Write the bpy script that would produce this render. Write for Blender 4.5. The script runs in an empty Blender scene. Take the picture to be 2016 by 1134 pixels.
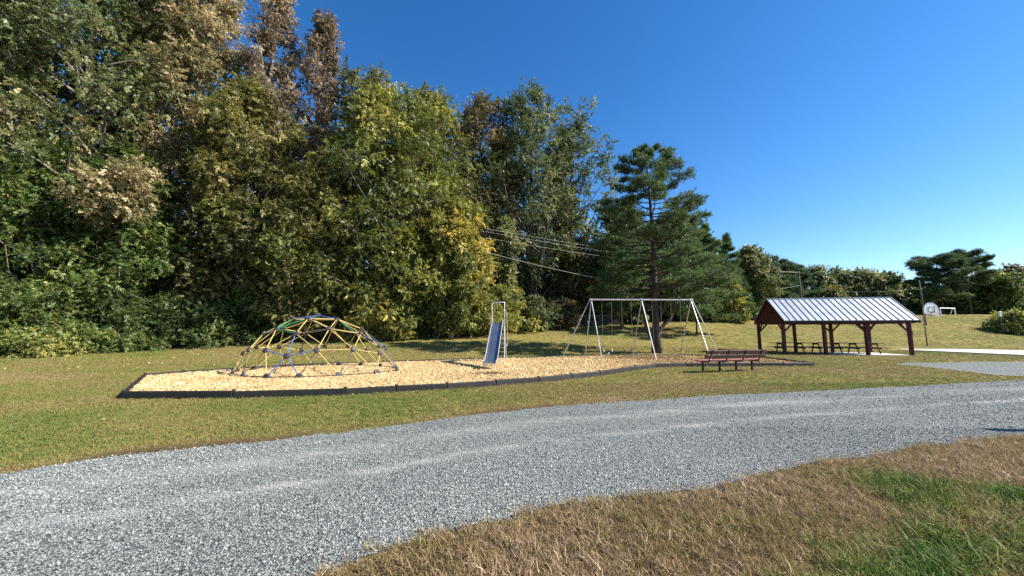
import bpy, bmesh, math, random
import numpy as np
from mathutils import Vector, Matrix

# ------------------------------------------------------------------ camera, light, exposure
scene = bpy.context.scene
C = scene.collection
EYE, FPX = 1.55, 757.0
PITCH = math.atan(87 / FPX)
cp, sp = math.cos(PITCH), math.sin(PITCH)
cam_d = bpy.data.cameras.new('camera')
cam_d.sensor_width = 36.0
cam_d.lens = 36.0 * FPX / 2016.0
cam_d.clip_start, cam_d.clip_end = 0.05, 3000.0
cam = bpy.data.objects.new('camera', cam_d)
cam.location = (0, 0, EYE)
cam.rotation_euler = (math.pi / 2 + PITCH, 0, 0)
C.objects.link(cam)
scene.camera = cam

SUN_EL, SUN_AZ = math.radians(38), math.radians(97)      # azimuth clockwise from +Y
sun_dir = Vector((math.cos(SUN_EL) * math.sin(SUN_AZ), math.cos(SUN_EL) * math.cos(SUN_AZ), math.sin(SUN_EL)))
sun_d = bpy.data.lights.new('sun', 'SUN')
sun_d.energy, sun_d.angle, sun_d.color = 4.8, math.radians(0.53), (1.0, 0.93, 0.82)
sun = bpy.data.objects.new('sun', sun_d)
sun.rotation_euler = sun_dir.to_track_quat('Z', 'Y').to_euler()
C.objects.link(sun)

world = bpy.data.worlds.new('World')
scene.world = world
world.use_nodes = True
wn, wl = world.node_tree.nodes, world.node_tree.links
wn.clear()
sky = wn.new('ShaderNodeTexSky'); sky.sky_type = 'NISHITA'; sky.sun_disc = False
sky.sun_elevation, sky.sun_rotation = SUN_EL, SUN_AZ
sky.altitude, sky.air_density, sky.dust_density, sky.ozone_density = 100, 1.0, 0.15, 3.0
hs = wn.new('ShaderNodeHueSaturation'); hs.inputs['Saturation'].default_value = 1.32; hs.inputs['Hue'].default_value = 0.505
bg = wn.new('ShaderNodeBackground'); bg.inputs['Strength'].default_value = 0.088
wo = wn.new('ShaderNodeOutputWorld')
wl.new(sky.outputs[0], hs.inputs['Color']); wl.new(hs.outputs[0], bg.inputs[0]); wl.new(bg.outputs[0], wo.inputs[0])

scene.view_settings.view_transform = 'Standard'
scene.view_settings.look = 'None'
scene.view_settings.gamma = 1.0
scene.view_settings.exposure = 1.2
scene.view_settings.use_curve_mapping = False
scene.cycles.use_denoising = False
scene.cycles.max_bounces = 8
scene.cycles.transparent_max_bounces = 8

# ------------------------------------------------------------------ pixel -> place helpers (2016 x 1134 frame)
def ray(px, py):
    u, v = (px - 1008) / FPX, (567 - py) / FPX
    return u, cp - v * sp, sp + v * cp

def at(px, py, z=0.0):
    u, f, w = ray(px, py)
    t = (z - EYE) / w
    return Vector((u * t, f * t, z))

def at_d(px, py, d):
    u, f, w = ray(px, py)
    t = d / f
    return Vector((u * t, d, EYE + w * t))

# ------------------------------------------------------------------ terrain
PXS = np.array([-300, 0, 300, 450, 800, 1100, 1300, 1450, 1700, 2016, 2400.])
PYS = np.array([705, 700, 686, 678, 661, 640.5, 635, 631, 622, 617.5, 616.])
DD = np.array([21, 24, 29, 32, 36, 45, 47, 50, 56, 60, 62.])
YS = np.array([12, 14, 16, 17.5, 22, 25.5, 27, 28.5, 31, 34, 34.])
US = np.array([at_d(px, py, d)[0] / d for px, py, d in zip(PXS, PYS, DD)])
ZC = np.array([at_d(px, py, d)[2] for px, py, d in zip(PXS, PYS, DD)])

def zt(x, y):
    x = np.asarray(x, float); y = np.asarray(y, float)
    u = x / np.maximum(y, 10)
    D, Z, S = np.interp(u, US, DD), np.interp(u, US, ZC), np.interp(u, US, YS)
    t = np.clip((y - S) / (D - S), 0, None)
    z = np.where(t < 1, Z * np.minimum(t, 1) ** 1.45, Z + np.minimum(0.012 * (y - D), 1.2))
    return z

def zg(x, y):
    return float(zt(x, y))

def place(px, d):
    """foot point on the terrain below pixel column px at depth d"""
    x = (px - 1008) / FPX * d          # column offset; pitch changes this by <2 %
    z = zg(x, d)
    f = d * cp + (z - EYE) * sp
    x = (px - 1008) / FPX * f
    return Vector((x, d, zg(x, d)))

# ------------------------------------------------------------------ tagging and mesh helpers
def tag(o, label=None, cat=None, group=None, kind=None):
    if label: o['label'] = label
    if cat: o['category'] = cat
    if group: o['group'] = group
    if kind: o['kind'] = kind
    return o

def thing(name, loc, label, cat, rz=0.0, group=None):
    o = bpy.data.objects.new(name, None)
    o.empty_display_size = 0.2
    o.location = loc
    o.rotation_euler = (0, 0, rz)
    C.objects.link(o)
    return tag(o, label, cat, group)

def link_mesh(name, me, parent=None, label=None):
    o = bpy.data.objects.new(name, me)
    C.objects.link(o)
    if parent is not None: o.parent = parent
    if label: o['label'] = label
    return o

def copy_tree(o, parent=None):
    c = o.copy(); C.objects.link(c)
    if parent is not None: c.parent = parent
    for ch in list(o.children): copy_tree(ch, c)
    return c

class MB:
    """collects shapes; build() links them as one mesh object"""
    def __init__(self): self.v, self.f = [], []
    def box(self, c, s, M=None):
        n = len(self.v); c = Vector(c)
        for dx in (-.5, .5):
            for dy in (-.5, .5):
                for dz in (-.5, .5):
                    p = Vector((dx * s[0], dy * s[1], dz * s[2]))
                    if M is not None: p = M @ p
                    self.v.append(c + p)
        for q in ((0, 1, 3, 2), (4, 6, 7, 5), (0, 4, 5, 1), (2, 3, 7, 6), (0, 2, 6, 4), (1, 5, 7, 3)):
            self.f.append(tuple(n + i for i in q))
        return self
    def beam(self, a, b, w, h, up=(0, 0, 1)):
        a, b = Vector(a), Vector(b); d = b - a; L = d.length; d.normalize()
        s = d.cross(Vector(up))
        if s.length < 1e-4: s = Vector((1, 0, 0))
        s.normalize(); u = s.cross(d)
        M = Matrix((d, s, u)).transposed()
        return self.box((a + b) / 2, (L, w, h), M)
    def tube(self, pts, r, k=8, caps=True):
        pts = [Vector(p) for p in pts]; m = len(pts)
        rs = r if isinstance(r, (list, tuple)) else [r] * m
        n0 = len(self.v); ref = None
        for i, p in enumerate(pts):
            t = (pts[min(i + 1, m - 1)] - pts[max(i - 1, 0)]).normalized()
            if ref is None: ref = t.orthogonal().normalized()
            ref = (ref - t * ref.dot(t)).normalized(); s = t.cross(ref)
            for j in range(k):
                a = 2 * math.pi * j / k
                self.v.append(p + (ref * math.cos(a) + s * math.sin(a)) * rs[i])
        for i in range(m - 1):
            for j in range(k):
                a, b = n0 + i * k + j, n0 + i * k + (j + 1) % k
                self.f.append((a, b, b + k, a + k))
        if caps:
            self.f.append(tuple(n0 + j for j in reversed(range(k))))
            self.f.append(tuple(n0 + (m - 1) * k + j for j in range(k)))
        return self
    def poly_prism(self, ring, z0, z1):
        n = len(self.v); m = len(ring)
        for z in (z0, z1):
            for p in ring: self.v.append(Vector((p[0], p[1], z)))
        self.f.append(tuple(n + i for i in reversed(range(m)))); self.f.append(tuple(n + m + i for i in range(m)))
        for i in range(m):
            j = (i + 1) % m
            self.f.append((n + i, n + j, n + m + j, n + m + i))
        return self
    def mesh(self, name, mat, smooth=False):
        me = bpy.data.meshes.new(name)
        me.from_pydata([tuple(p) for p in self.v], [], self.f)
        me.materials.append(mat)
        if smooth:
            me.polygons.foreach_set('use_smooth', [True] * len(me.polygons))
        me.update()
        return me
    def build(self, name, mat, parent=None, smooth=False, bevel=0.0, label=None):
        me = self.mesh(name, mat, smooth)
        if bevel:
            bm = bmesh.new(); bm.from_mesh(me)
            bmesh.ops.bevel(bm, geom=list(bm.edges), offset=bevel, segments=1, affect='EDGES', profile=0.5)
            bm.to_mesh(me); bm.free()
        return link_mesh(name, me, parent, label)

def np_mesh(name, V, Fq, mat, tint=None):
    """numpy arrays -> mesh of equal-sided faces with an optional per-face attribute"""
    me = bpy.data.meshes.new(name)
    V = np.ascontiguousarray(V, np.float32); Fq = np.ascontiguousarray(Fq, np.int32)
    n, k = Fq.shape
    me.vertices.add(len(V)); me.vertices.foreach_set('co', V.ravel())
    me.loops.add(n * k); me.loops.foreach_set('vertex_index', Fq.ravel())
    me.polygons.add(n)
    me.polygons.foreach_set('loop_start', np.arange(0, n * k, k, dtype=np.int32))
    if tint is not None:
        a = me.attributes.new('tint', 'FLOAT', 'FACE')
        a.data.foreach_set('value', np.ascontiguousarray(tint, np.float32))
    me.materials.append(mat)
    me.update(calc_edges=True)
    return me

# ------------------------------------------------------------------ materials
class NT:
    def __init__(self, name):
        self.m = bpy.data.materials.new(name); self.m.use_nodes = True
        self.n, self.l = self.m.node_tree.nodes, self.m.node_tree.links
        self.n.clear()
        self.out = self.n.new('ShaderNodeOutputMaterial')
    def new(self, t, **k):
        nd = self.n.new(t)
        for a, v in k.items(): setattr(nd, a, v)
        return nd
    def link(self, a, b): self.l.new(a, b)
    def pos(self): return self.new('ShaderNodeNewGeometry').outputs['Position']
    def noise(self, scale, detail=4, rough=0.55, vec=None):
        nd = self.new('ShaderNodeTexNoise'); nd.inputs['Scale'].default_value = scale
        nd.inputs['Detail'].default_value = detail; nd.inputs['Roughness'].default_value = rough
        self.link(vec if vec is not None else self.pos(), nd.inputs['Vector'])
        return nd
    def vor(self, scale, feature='F1', vec=None, rnd=1.0):
        nd = self.new('ShaderNodeTexVoronoi', feature=feature); nd.inputs['Scale'].default_value = scale
        nd.inputs['Randomness'].default_value = rnd
        self.link(vec if vec is not None else self.pos(), nd.inputs['Vector'])
        return nd
    def ramp(self, fac, stops, interp='LINEAR'):
        r = self.new('ShaderNodeValToRGB'); cr = r.color_ramp; cr.interpolation = interp
        while len(cr.elements) < len(stops): cr.elements.new(0.5)
        for e, (p, c) in zip(cr.elements, stops):
            e.position = p; e.color = (*c, 1) if len(c) == 3 else c
        self.link(fac, r.inputs[0])
        return r.outputs[0]
    def mix(self, fac, a, b, mode='MIX'):
        m = self.new('ShaderNodeMix', data_type='RGBA', blend_type=mode)
        for sock, v in ((m.inputs[0], fac), (m.inputs[6], a), (m.inputs[7], b)):
            if isinstance(v, (int, float)): sock.default_value = v
            elif isinstance(v, tuple): sock.default_value = (*v, 1)
            else: self.link(v, sock)
        return m.outputs[2]
    def math(self, op, a, b=None):
        m = self.new('ShaderNodeMath', operation=op)
        for s, v in zip(m.inputs, (a, b)):
            if v is None: continue
            if isinstance(v, (int, float)): s.default_value = v
            else: self.link(v, s)
        return m.outputs[0]
    def attr(self, name, typ='GEOMETRY'):
        a = self.new('ShaderNodeAttribute', attribute_type=typ); a.attribute_name = name
        return a.outputs['Fac']
    def bsdf(self, col, rough=0.7, spec=0.3, metal=0.0, bump=None, strength=0.3, dist=0.02, out=True):
        b = self.new('ShaderNodeBsdfPrincipled')
        for k, v in (('Base Color', col), ('Roughness', rough), ('Specular IOR Level', spec), ('Metallic', metal)):
            s = b.inputs[k]
            if isinstance(v, (int, float)): s.default_value = v
            elif isinstance(v, tuple): s.default_value = (*v, 1)
            else: self.link(v, s)
        if bump is not None:
            bp = self.new('ShaderNodeBump'); bp.inputs['Strength'].default_value = strength
            bp.inputs['Distance'].default_value = dist
            self.link(bump, bp.inputs['Height']); self.link(bp.outputs[0], b.inputs['Normal'])
        if out: self.link(b.outputs[0], self.out.inputs[0])
        return b

def plain(name, col, rough=0.6, var=0.25, scale=6.0, spec=0.4, metal=0.0, bump=0.1, fine=60.0, grain=None):
    """worn paint, wood, metal: colour drifts and a fine relief"""
    t = NT(name)
    oc = t.new('ShaderNodeTexCoord').outputs['Object']
    if grain is not None:
        mp = t.new('ShaderNodeMapping'); mp.inputs['Scale'].default_value = grain
        t.link(oc, mp.inputs[0]); oc2 = mp.outputs[0]
    else: oc2 = oc
    n1 = t.noise(scale, 5, 0.6, oc2)
    n2 = t.noise(fine, 3, 0.6, oc2)
    lo = tuple(c * (1 - var) for c in col); hi = tuple(min(1, c * (1 + var)) for c in col)
    c = t.ramp(n1.outputs[0], [(0.3, lo), (0.7, hi)])
    r = t.math('MULTIPLY_ADD', n1.outputs[0], 0.3); 
    t.n[-1].inputs[2].default_value = rough - 0.15
    t.bsdf(c, r, spec, metal, n2.outputs[0], bump, 0.004)
    return t.m

def leaf_mat(name, stops, trans=0.34, rough=0.46, spec=0.42, far=False):
    t = NT(name)
    mute = lambda c: tuple(min(.8, .84 * v + .16 * (.3 * c[0] + .6 * c[1] + .1 * c[2])) for v in c)
    stops = [(p, mute((c[0] * 2.1, c[1] * 2.0, c[2] * 1.5))) for p, c in stops]
    a = t.math('ADD', t.attr('tint', 'INSTANCER'), t.math('MULTIPLY', t.math('SUBTRACT', t.attr('tint'), .5), .3)) if not far else t.attr('tint')
    c = t.ramp(a, stops)
    b = t.bsdf(c, rough, spec, out=False)
    tr = t.new('ShaderNodeBsdfTranslucent')
    hs_ = t.new('ShaderNodeHueSaturation'); hs_.inputs['Value'].default_value = 1.25; hs_.inputs['Saturation'].default_value = 1.15
    t.link(c, hs_.inputs['Color']); t.link(hs_.outputs[0], tr.inputs[0])
    mx = t.new('ShaderNodeMixShader'); mx.inputs[0].default_value = trans
    t.link(b.outputs[0], mx.inputs[1]); t.link(tr.outputs[0], mx.inputs[2]); t.link(mx.outputs[0], t.out.inputs[0])
    return t.m

def bark_mat(name, a, b):
    t = NT(name)
    oc = t.new('ShaderNodeTexCoord').outputs['Object']
    mp = t.new('ShaderNodeMapping'); mp.inputs['Scale'].default_value = (7, 7, 1.4); t.link(oc, mp.inputs[0])
    n = t.noise(1.6, 6, 0.65, mp.outputs[0])
    v = t.vor(2.2, 'DISTANCE_TO_EDGE', mp.outputs[0])
    c = t.ramp(n.outputs[0], [(0.3, a), (0.7, b)])
    h = t.math('MULTIPLY', v.outputs['Distance'], n.outputs[0])
    t.bsdf(c, 0.9, 0.15, 0, h, 0.8, 0.06)
    return t.m

PAL = {
    'green':      [(0, (0.0251, 0.0477, 0.0102)), (0.45, (0.0547, 0.0901, 0.0170)), (0.8, (0.0969, 0.1272, 0.0255)), (1, (0.1938, 0.1802, 0.0425))],
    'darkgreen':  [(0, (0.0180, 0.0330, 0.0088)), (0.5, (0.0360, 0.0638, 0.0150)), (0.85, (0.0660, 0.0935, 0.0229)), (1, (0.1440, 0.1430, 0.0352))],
    'greygreen':  [(0, (0.0336, 0.0520, 0.0204)), (0.5, (0.0728, 0.0936, 0.0357)), (0.85, (0.1232, 0.1352, 0.0578)), (1, (0.2240, 0.1872, 0.0850))],
    'olive':      [(0, (.035, .045, .012)), (.45, (.085, .09, .022)), (.75, (.13, .125, .034)), (1, (.21, .17, .065))],
    'tan':        [(0, (.045, .05, .018)), (.3, (.078, .080, .034)), (.6, (.14, .122, .064)), (1, (.30, .25, .17))],
    'rust':       [(0, (.035, .032, .022)), (.35, (.08, .062, .044)), (.7, (.145, .112, .088)), (1, (.30, .25, .21))],
    'yellow':     [(0, (.05, .06, .012)), (.35, (.085, .105, .02)), (.7, (.17, .17, .03)), (1, (.38, .30, .06))],
    'lime':       [(0, (.04, .055, .012)), (.4, (.085, .105, .019)), (.75, (.155, .165, .028)), (1, (.29, .26, .055))],
    'brownolive': [(0, (.035, .035, .018)), (.45, (.075, .068, .03)), (.75, (.13, .10, .05)), (1, (.22, .15, .09))],
    'silver':     [(0, (0.0281, 0.0391, 0.0180)), (0.45, (0.0562, 0.0803, 0.0306)), (0.8, (0.1080, 0.1257, 0.0522)), (1, (0.2160, 0.2163, 0.1080))],
    'pine':       [(0, (.014, .03, .013)), (.5, (.035, .066, .024)), (.85, (.07, .105, .034)), (1, (.13, .14, .045))],
    'pinelime':   [(0, (.03, .05, .012)), (.5, (.08, .12, .02)), (1, (.16, .19, .035))],
    'conifer':    [(0, (.014, .03, .016)), (.5, (.034, .06, .03)), (1, (.07, .10, .05))],
}
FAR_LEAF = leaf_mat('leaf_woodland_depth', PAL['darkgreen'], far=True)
LM = {k: leaf_mat('leaf_' + k, v) for k, v in PAL.items()}
BARK = bark_mat('grey_brown_bark', (.10, .085, .07), (.27, .235, .20))
BARK_DARK = bark_mat('dark_bark', (.03, .024, .02), (.10, .078, .062))
BARK_PALE = bark_mat('pale_bark', (.13, .12, .10), (.33, .31, .27))

# ------------------------------------------------------------------ ground sheet
def smooth_noise(x, y, s, seed):
    r = np.random.RandomState(seed); o = 0
    for k in range(5):
        a, ph = r.uniform(0, 2 * math.pi), r.uniform(0, 6.28); f = s * r.uniform(.6, 1.7)
        o = o + np.sin((x * math.cos(a) + y * math.sin(a)) * f + ph + 1.3 * np.sin((x * math.sin(a) - y * math.cos(a)) * f * .7 + ph))
    return np.clip(.5 + o / 6.5, 0, 1)

far_px = [(0, 937), (90, 920), (170, 908), (330, 890), (480, 874), (640, 855), (870, 825), (1100, 800), (1300, 785), (1600, 770), (1800, 760), (2016, 748)]
near_px = [(600, 1134), (700, 1095), (820, 1060), (1000, 1030), (1100, 1000), (1300, 970), (1500, 935), (1700, 900), (1850, 875), (2016, 857)]
far_e = [at(*p)[:2] for p in far_px]; near_e = [at(*p)[:2] for p in near_px]
far_e = [(-14, 1.6), (-9.5, 3.2)] + [tuple(p) for p in far_e] + [(22, 14.3), (30, 16.3)]
near_e = [(-14, -3.5), (-6, .4), (-3, 1.75)] + [tuple(p) for p in near_e] + [(12, 7.2), (20, 9.0), (30, 11.2)]
def jitter_line(pts, amp, seed, step=.12):
    P = np.array(pts, float); seg = np.r_[0, np.cumsum(np.linalg.norm(np.diff(P, axis=0), axis=1))]
    s = np.arange(0, seg[-1], step)
    X, Y = np.interp(s, seg, P[:, 0]), np.interp(s, seg, P[:, 1])
    r = np.random.RandomState(seed); o = np.zeros_like(s)
    for k in range(14):
        f = r.uniform(.5, 1.5) * (1.6 ** (k / 2)); o += np.sin(s * f + r.uniform(0, 6.28)) / (1 + k * .35)
    o += r.normal(0, .35, len(s))
    return np.stack([X, Y + o * amp], 1)
FAR = jitter_line(far_e, .035, 3); NEAR = jitter_line(near_e, .038, 4)

def in_road(x, y, pad=0.0):
    return (y < np.interp(x, FAR[:, 0], FAR[:, 1]) + pad) & (y > np.interp(x, NEAR[:, 0], NEAR[:, 1]) - pad)

def in_poly(x, y, poly):
    x = np.asarray(x); y = np.asarray(y); r = np.zeros(x.shape, bool); n = len(poly)
    for i in range(n):
        x1, y1 = poly[i][:2]; x2, y2 = poly[(i + 1) % n][:2]
        if y1 == y2: continue
        r ^= ((y1 > y) != (y2 > y)) & (x < (x2 - x1) * (y - y1) / (y2 - y1) + x1)
    return r

# second gravel strip in front of the pavilion
pad_px = [(1752, 717), (1800, 714.5), (1900, 713), (2016, 712), (2300, 712), (2300, 748), (2016, 741.5), (1955, 739), (1895, 731), (1825, 723)]
PAD = [tuple(at(*p)[:2]) for p in pad_px]

# mulch bed outline
front_px = [(243, 772), (460, 771), (680, 765), (780, 759.5), (880, 755), (1060, 743), (1180, 731), (1250, 721), (1290, 716.5), (1350, 715), (1480, 714.5), (1602, 714)]
back_px = [(1500, 706), (1340, 701), (1200, 702), (1000, 706.5), (840, 712.5), (660, 718.5), (480, 728), (360, 736.5), (285, 743)]
OUT = [at(*p, .16) for p in front_px] + [at(*p, .06) for p in back_px]
OUT = [(p[0], p[1]) for p in OUT]
BED = OUT
MULCH_Z = .10

xs = np.r_[-420, -260, -160, -100, -70, np.arange(-50, 50.1, .4), 58, 70, 100, 160, 260, 420]
ys = np.r_[-120, -60, -30, -15, np.arange(-8, 66.1, .4), 72, 80, 90, 110, 150, 220, 320, 460, 700]
GX, GY = np.meshgrid(xs, ys)
GZ = zt(GX, GY) + (smooth_noise(GX, GY, .5, 11) - .5) * .05 * np.clip((GY - 26) / 6, 0, 1)
nx = len(xs); idx = np.arange(GX.size).reshape(GX.shape)
quads = np.stack([idx[:-1, :-1], idx[:-1, 1:], idx[1:, 1:], idx[1:, :-1]], -1).reshape(-1, 4)

TL_U = np.array([-2.5, -1.33, -.94, -.74, -.50, -.27, -.12, .05, .3, .55])
TL_D = np.array([14, 22.5, 28, 31.5, 33.5, 35.5, 40, 43, 47, 50.])
def forest(x, y):
    u = x / np.maximum(y, 1); d = np.interp(u, TL_U, TL_D)
    return np.clip((y - d + 1.2 + (smooth_noise(x, y, 1.1, 5) - .5) * 2.4) / 2.5, 0, 1) * (u < .62)

def soil_fringe(x, y):
    e = y - np.interp(x, FAR[:, 0], FAR[:, 1])
    return np.exp(-((e - .06) / .36) ** 2) * (x < 1.2) * (x > -30) * np.clip(smooth_noise(x, x * 0, 1.9, 9) * 3.0 - 1.0, 0, 1)

def build_ground():
    t = NT('mown_autumn_grass')
    p = t.pos()
    big = t.noise(.16, 4, .6, p); mid = t.noise(.9, 5, .65, p); fine = t.noise(16, 4, .7, p); mic = t.noise(70, 3, .7, p)
    s1 = t.math('MULTIPLY_ADD', mid.outputs[0], .55); t.n[-1].inputs[2].default_value = 0.0
    s2 = t.math('ADD', s1, t.math('MULTIPLY', big.outputs[0], .45))
    base = t.ramp(s2, [(0.32, (0.102, 0.120, 0.034)), (0.45, (0.198, 0.186, 0.055)), (0.56, (0.258, 0.214, 0.072)), (0.68, (0.288, 0.216, 0.084))])
    f2 = t.ramp(fine.outputs[0], [(.25, (.45, .45, .42)), (.5, (.95, .95, .92)), (.78, (1.5, 1.45, 1.3))])
    c = t.mix(.85, base, f2, 'MULTIPLY')
    m2 = t.ramp(mic.outputs[0], [(.3, (.55, .55, .5)), (.7, (1.3, 1.3, 1.25))])
    c = t.mix(.6, c, m2, 'MULTIPLY')
    dirt = t.ramp(fine.outputs[0], [(.3, (.045, .028, .016)), (.55, (.10, .062, .035)), (.75, (.21, .135, .07))])
    c = t.mix(t.attr('litter'), c, dirt)
    h = t.math('ADD', fine.outputs[0], t.math('MULTIPLY', mic.outputs[0], .5))
    t.bsdf(c, .95, .1, 0, h, .9, .05)
    me = np_mesh('ground', np.stack([GX, GY, GZ], -1).reshape(-1, 3), quads, t.m)
    fo = forest(GX, GY)
    # trodden soil fringe along the far road edge
    fr = soil_fringe(GX, GY)
    fo = np.maximum(fo, .85 * np.clip((np.interp(GX, NEAR[:, 0], NEAR[:, 1]) + .2 - GY) / .3, 0, 1))   # bare thatch on the near verge
    a = me.attributes.new('litter', 'FLOAT', 'POINT')
    a.data.foreach_set('value', np.maximum(fo, np.clip(fr, 0, 1)).ravel().astype(np.float32))
    me.polygons.foreach_set('use_smooth', [True] * len(me.polygons))
    tag(link_mesh('ground', me), 'mown green and straw coloured grass rising to a low bank behind the playground', kind='structure')
build_ground()

def sheet(name, ring, z, mat, label):
    bm = bmesh.new()
    vs = [bm.verts.new((p[0], p[1], z)) for p in ring]
    f = bm.faces.new(vs); f.normal_update()
    if f.normal.z < 0: f.normal_flip()
    bmesh.ops.triangulate(bm, faces=[f])
    me = bpy.data.meshes.new(name); bm.to_mesh(me); bm.free(); me.materials.append(mat)
    return tag(link_mesh(name, me), label, kind='structure')

def gravel_mat():
    t = NT('crushed_bluestone')
    p = t.pos()
    v1 = t.vor(48, 'F1', p); v2 = t.vor(95, 'F1', p)
    ncol = t.new('ShaderNodeSeparateColor'); t.link(v1.outputs['Color'], ncol.inputs[0])
    c = t.ramp(ncol.outputs[0], [(0, (.085, .09, .082)), (.35, (.215, .234, .222)), (.7, (.32, .337, .318)), (1, (.44, .45, .42))])
    gap_shade = t.ramp(v1.outputs['Distance'], [(.3, (1, 1, 1)), (.7, (.26, .26, .26))])  # shade between the stones darkened into the colour
    c = t.mix(.8, c, gap_shade, 'MULTIPLY')
    # pale fines along the wheel tracks, lengthwise with the drive
    mp = t.new('ShaderNodeMapping'); mp.inputs['Rotation'].default_value = (0, 0, math.radians(-24)); mp.inputs['Scale'].default_value = (.16, 1.5, 1)
    t.link(p, mp.inputs[0])
    st = t.noise(1.1, 6, .62, mp.outputs[0])
    k = t.ramp(st.outputs[0], [(.42, (0, 0, 0)), (.58, (1, 1, 1))])
    ac = t.attr('across')
    b1 = t.ramp(ac, [(.41, (0, 0, 0)), (.46, (1, 1, 1)), (.51, (0, 0, 0)), (.62, (.05, .05, .05)), (.73, (.7, .7, .7)), (.82, (0, 0, 0))])
    k = t.mix(1.0, k, b1, 'MULTIPLY')
    dn = t.noise(22, 4, .7, p)
    dust = t.ramp(dn.outputs[0], [(.3, (.30, .30, .28)), (.7, (.46, .455, .42))])
    c = t.mix(k, c, dust)
    lo = t.noise(.5, 3, .5, p)
    c = t.mix(.5, c, t.ramp(lo.outputs[0], [(.35, (.82, .84, .86)), (.65, (1.1, 1.1, 1.08))]), 'MULTIPLY')
    h = t.math('SUBTRACT', 1.0, v1.outputs['Distance'])
    h = t.math('ADD', h, t.math('MULTIPLY', v2.outputs['Distance'], -.4))
    t.bsdf(c, .85, .25, 0, h, 1.0, .02)
    return t.m
GRAVEL = gravel_mat()
def build_road():
    xr = np.arange(-13.9, 29.6, .12); m = 15
    yn, yf = np.interp(xr, NEAR[:, 0], NEAR[:, 1]), np.interp(xr, FAR[:, 0], FAR[:, 1])
    q = np.linspace(0, 1, m)
    Y = yn[:, None] + (yf - yn)[:, None] * q; X = np.repeat(xr[:, None], m, 1)
    ix = np.arange(X.size).reshape(X.shape)
    F = np.stack([ix[:-1, :-1], ix[1:, :-1], ix[1:, 1:], ix[:-1, 1:]], -1).reshape(-1, 4)
    me = np_mesh('gravel_road', np.stack([X, Y, np.full(X.shape, .008)], -1).reshape(-1, 3), F, GRAVEL)
    a = me.attributes.new('across', 'FLOAT', 'POINT'); a.data.foreach_set('value', np.tile(q, len(xr)).astype(np.float32))
    tag(link_mesh('gravel_road', me), 'wide drive of blue grey crushed stone with paler wheel tracks', kind='structure')
build_road()
PADJ = jitter_line(PAD + [PAD[0]], .09, 8, .2)
sheet('gravel_strip', [tuple(p) for p in PADJ], .008, GRAVEL, 'strip of grey gravel between the drive and the pavilion')

# ------------------------------------------------------------------ sky is the World; concrete court
CONC = plain('pale_concrete', (.62, .60, .54), .85, .12, 1.2, .2, 0, .25, 40)
court = [(34.66, 36.4), (46, 28.6), (46, 17.5), (33.2, 25.3), (33.0, 34.4)]
mb = MB(); mb.poly_prism(court, -.2, .10)
tag(mb.build('basketball_court', CONC), 'pale concrete court slab right of the pavilion', kind='structure')

# ------------------------------------------------------------------ mulch and border
def chip_surface():
    t = NT('wood_chips')
    p = t.pos()
    mp = t.new('ShaderNodeMapping'); mp.inputs['Scale'].default_value = (1, 2.2, 1); mp.inputs['Rotation'].default_value = (0, 0, .6); t.link(p, mp.inputs[0])
    v = t.vor(22, 'F1', mp.outputs[0]); s = t.new('ShaderNodeSeparateColor'); t.link(v.outputs['Color'], s.inputs[0])
    c = t.ramp(s.outputs[0], [(0, (.30, .19, .09)), (.25, (.47, .33, .165)), (.65, (.60, .45, .24)), (1, (.72, .57, .35))])
    n = t.noise(.55, 3, .55, p)
    c = t.mix(t.ramp(n.outputs[0], [(.5, (0, 0, 0)), (.72, (.4, .4, .4))]), c, (.42, .2, .1))
    gx = t.new('ShaderNodeSeparateXYZ'); t.link(p, gx.inputs[0])
    red = t.math('MULTIPLY', t.math('SUBTRACT', gx.outputs[0], 3.6), .14); t.n[-1].use_clamp = True
    red = t.math('MINIMUM', red, .6)
    c = t.mix(red, c, (.40, .20, .115))
    h = t.math('SUBTRACT', 1.0, v.outputs['Distance'])
    t.bsdf(c, .9, .15, 0, h, 1.0, .03)
    return t.m
sheet('mulch_bed', BED, MULCH_Z, chip_surface(), 'bed of fresh tan wood chips under the play equipment')

TIMB = plain('black_plastic_timber', (.016, .015, .014), .6, .35, 4, .5, 0, .3, 50)
border = thing('mulch_border', (0, 0, 0), 'black edging timbers laid end to end around the wood chip bed', 'edging')
def edge_pieces():
    n = len(OUT)
    L = 1.9
    for i in range(n):
        a, b = Vector((*OUT[i], 0)), Vector((*OUT[(i + 1) % n], 0))
        d = (b - a); ln = d.length; k = max(1, round(ln / L)); u = d / ln
        for j in range(k):
            p, q = a + d * (j / k) + u * .012, a + d * ((j + 1) / k) - u * .012
            zj = random.Random(i * 7 + j).uniform(-.012, .012)
            m = MB(); m.beam(p + Vector((0, 0, .08 + zj)), q + Vector((0, 0, .08 + zj)), .10, .16)
            # moulded lip along the top and a seam line
            m.beam(p + Vector((0, 0, .164 + zj)), q + Vector((0, 0, .164 + zj)), .075, .016)
            me = m.mesh('border_timber', TIMB)
            bm = bmesh.new(); bm.from_mesh(me); bmesh.ops.bevel(bm, geom=list(bm.edges), offset=.008, segments=1, affect='EDGES', profile=.5); bm.to_mesh(me); bm.free()
            link_mesh('border_timber', me, border)
            s = MB(); s.tube([q + u * .012 + Vector((0, 0, -.05)), q + u * .012 + Vector((0, 0,   .205 + zj))], .04, 7)
            s.build('border_stake', TIMB, border)
edge_pieces()

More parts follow.
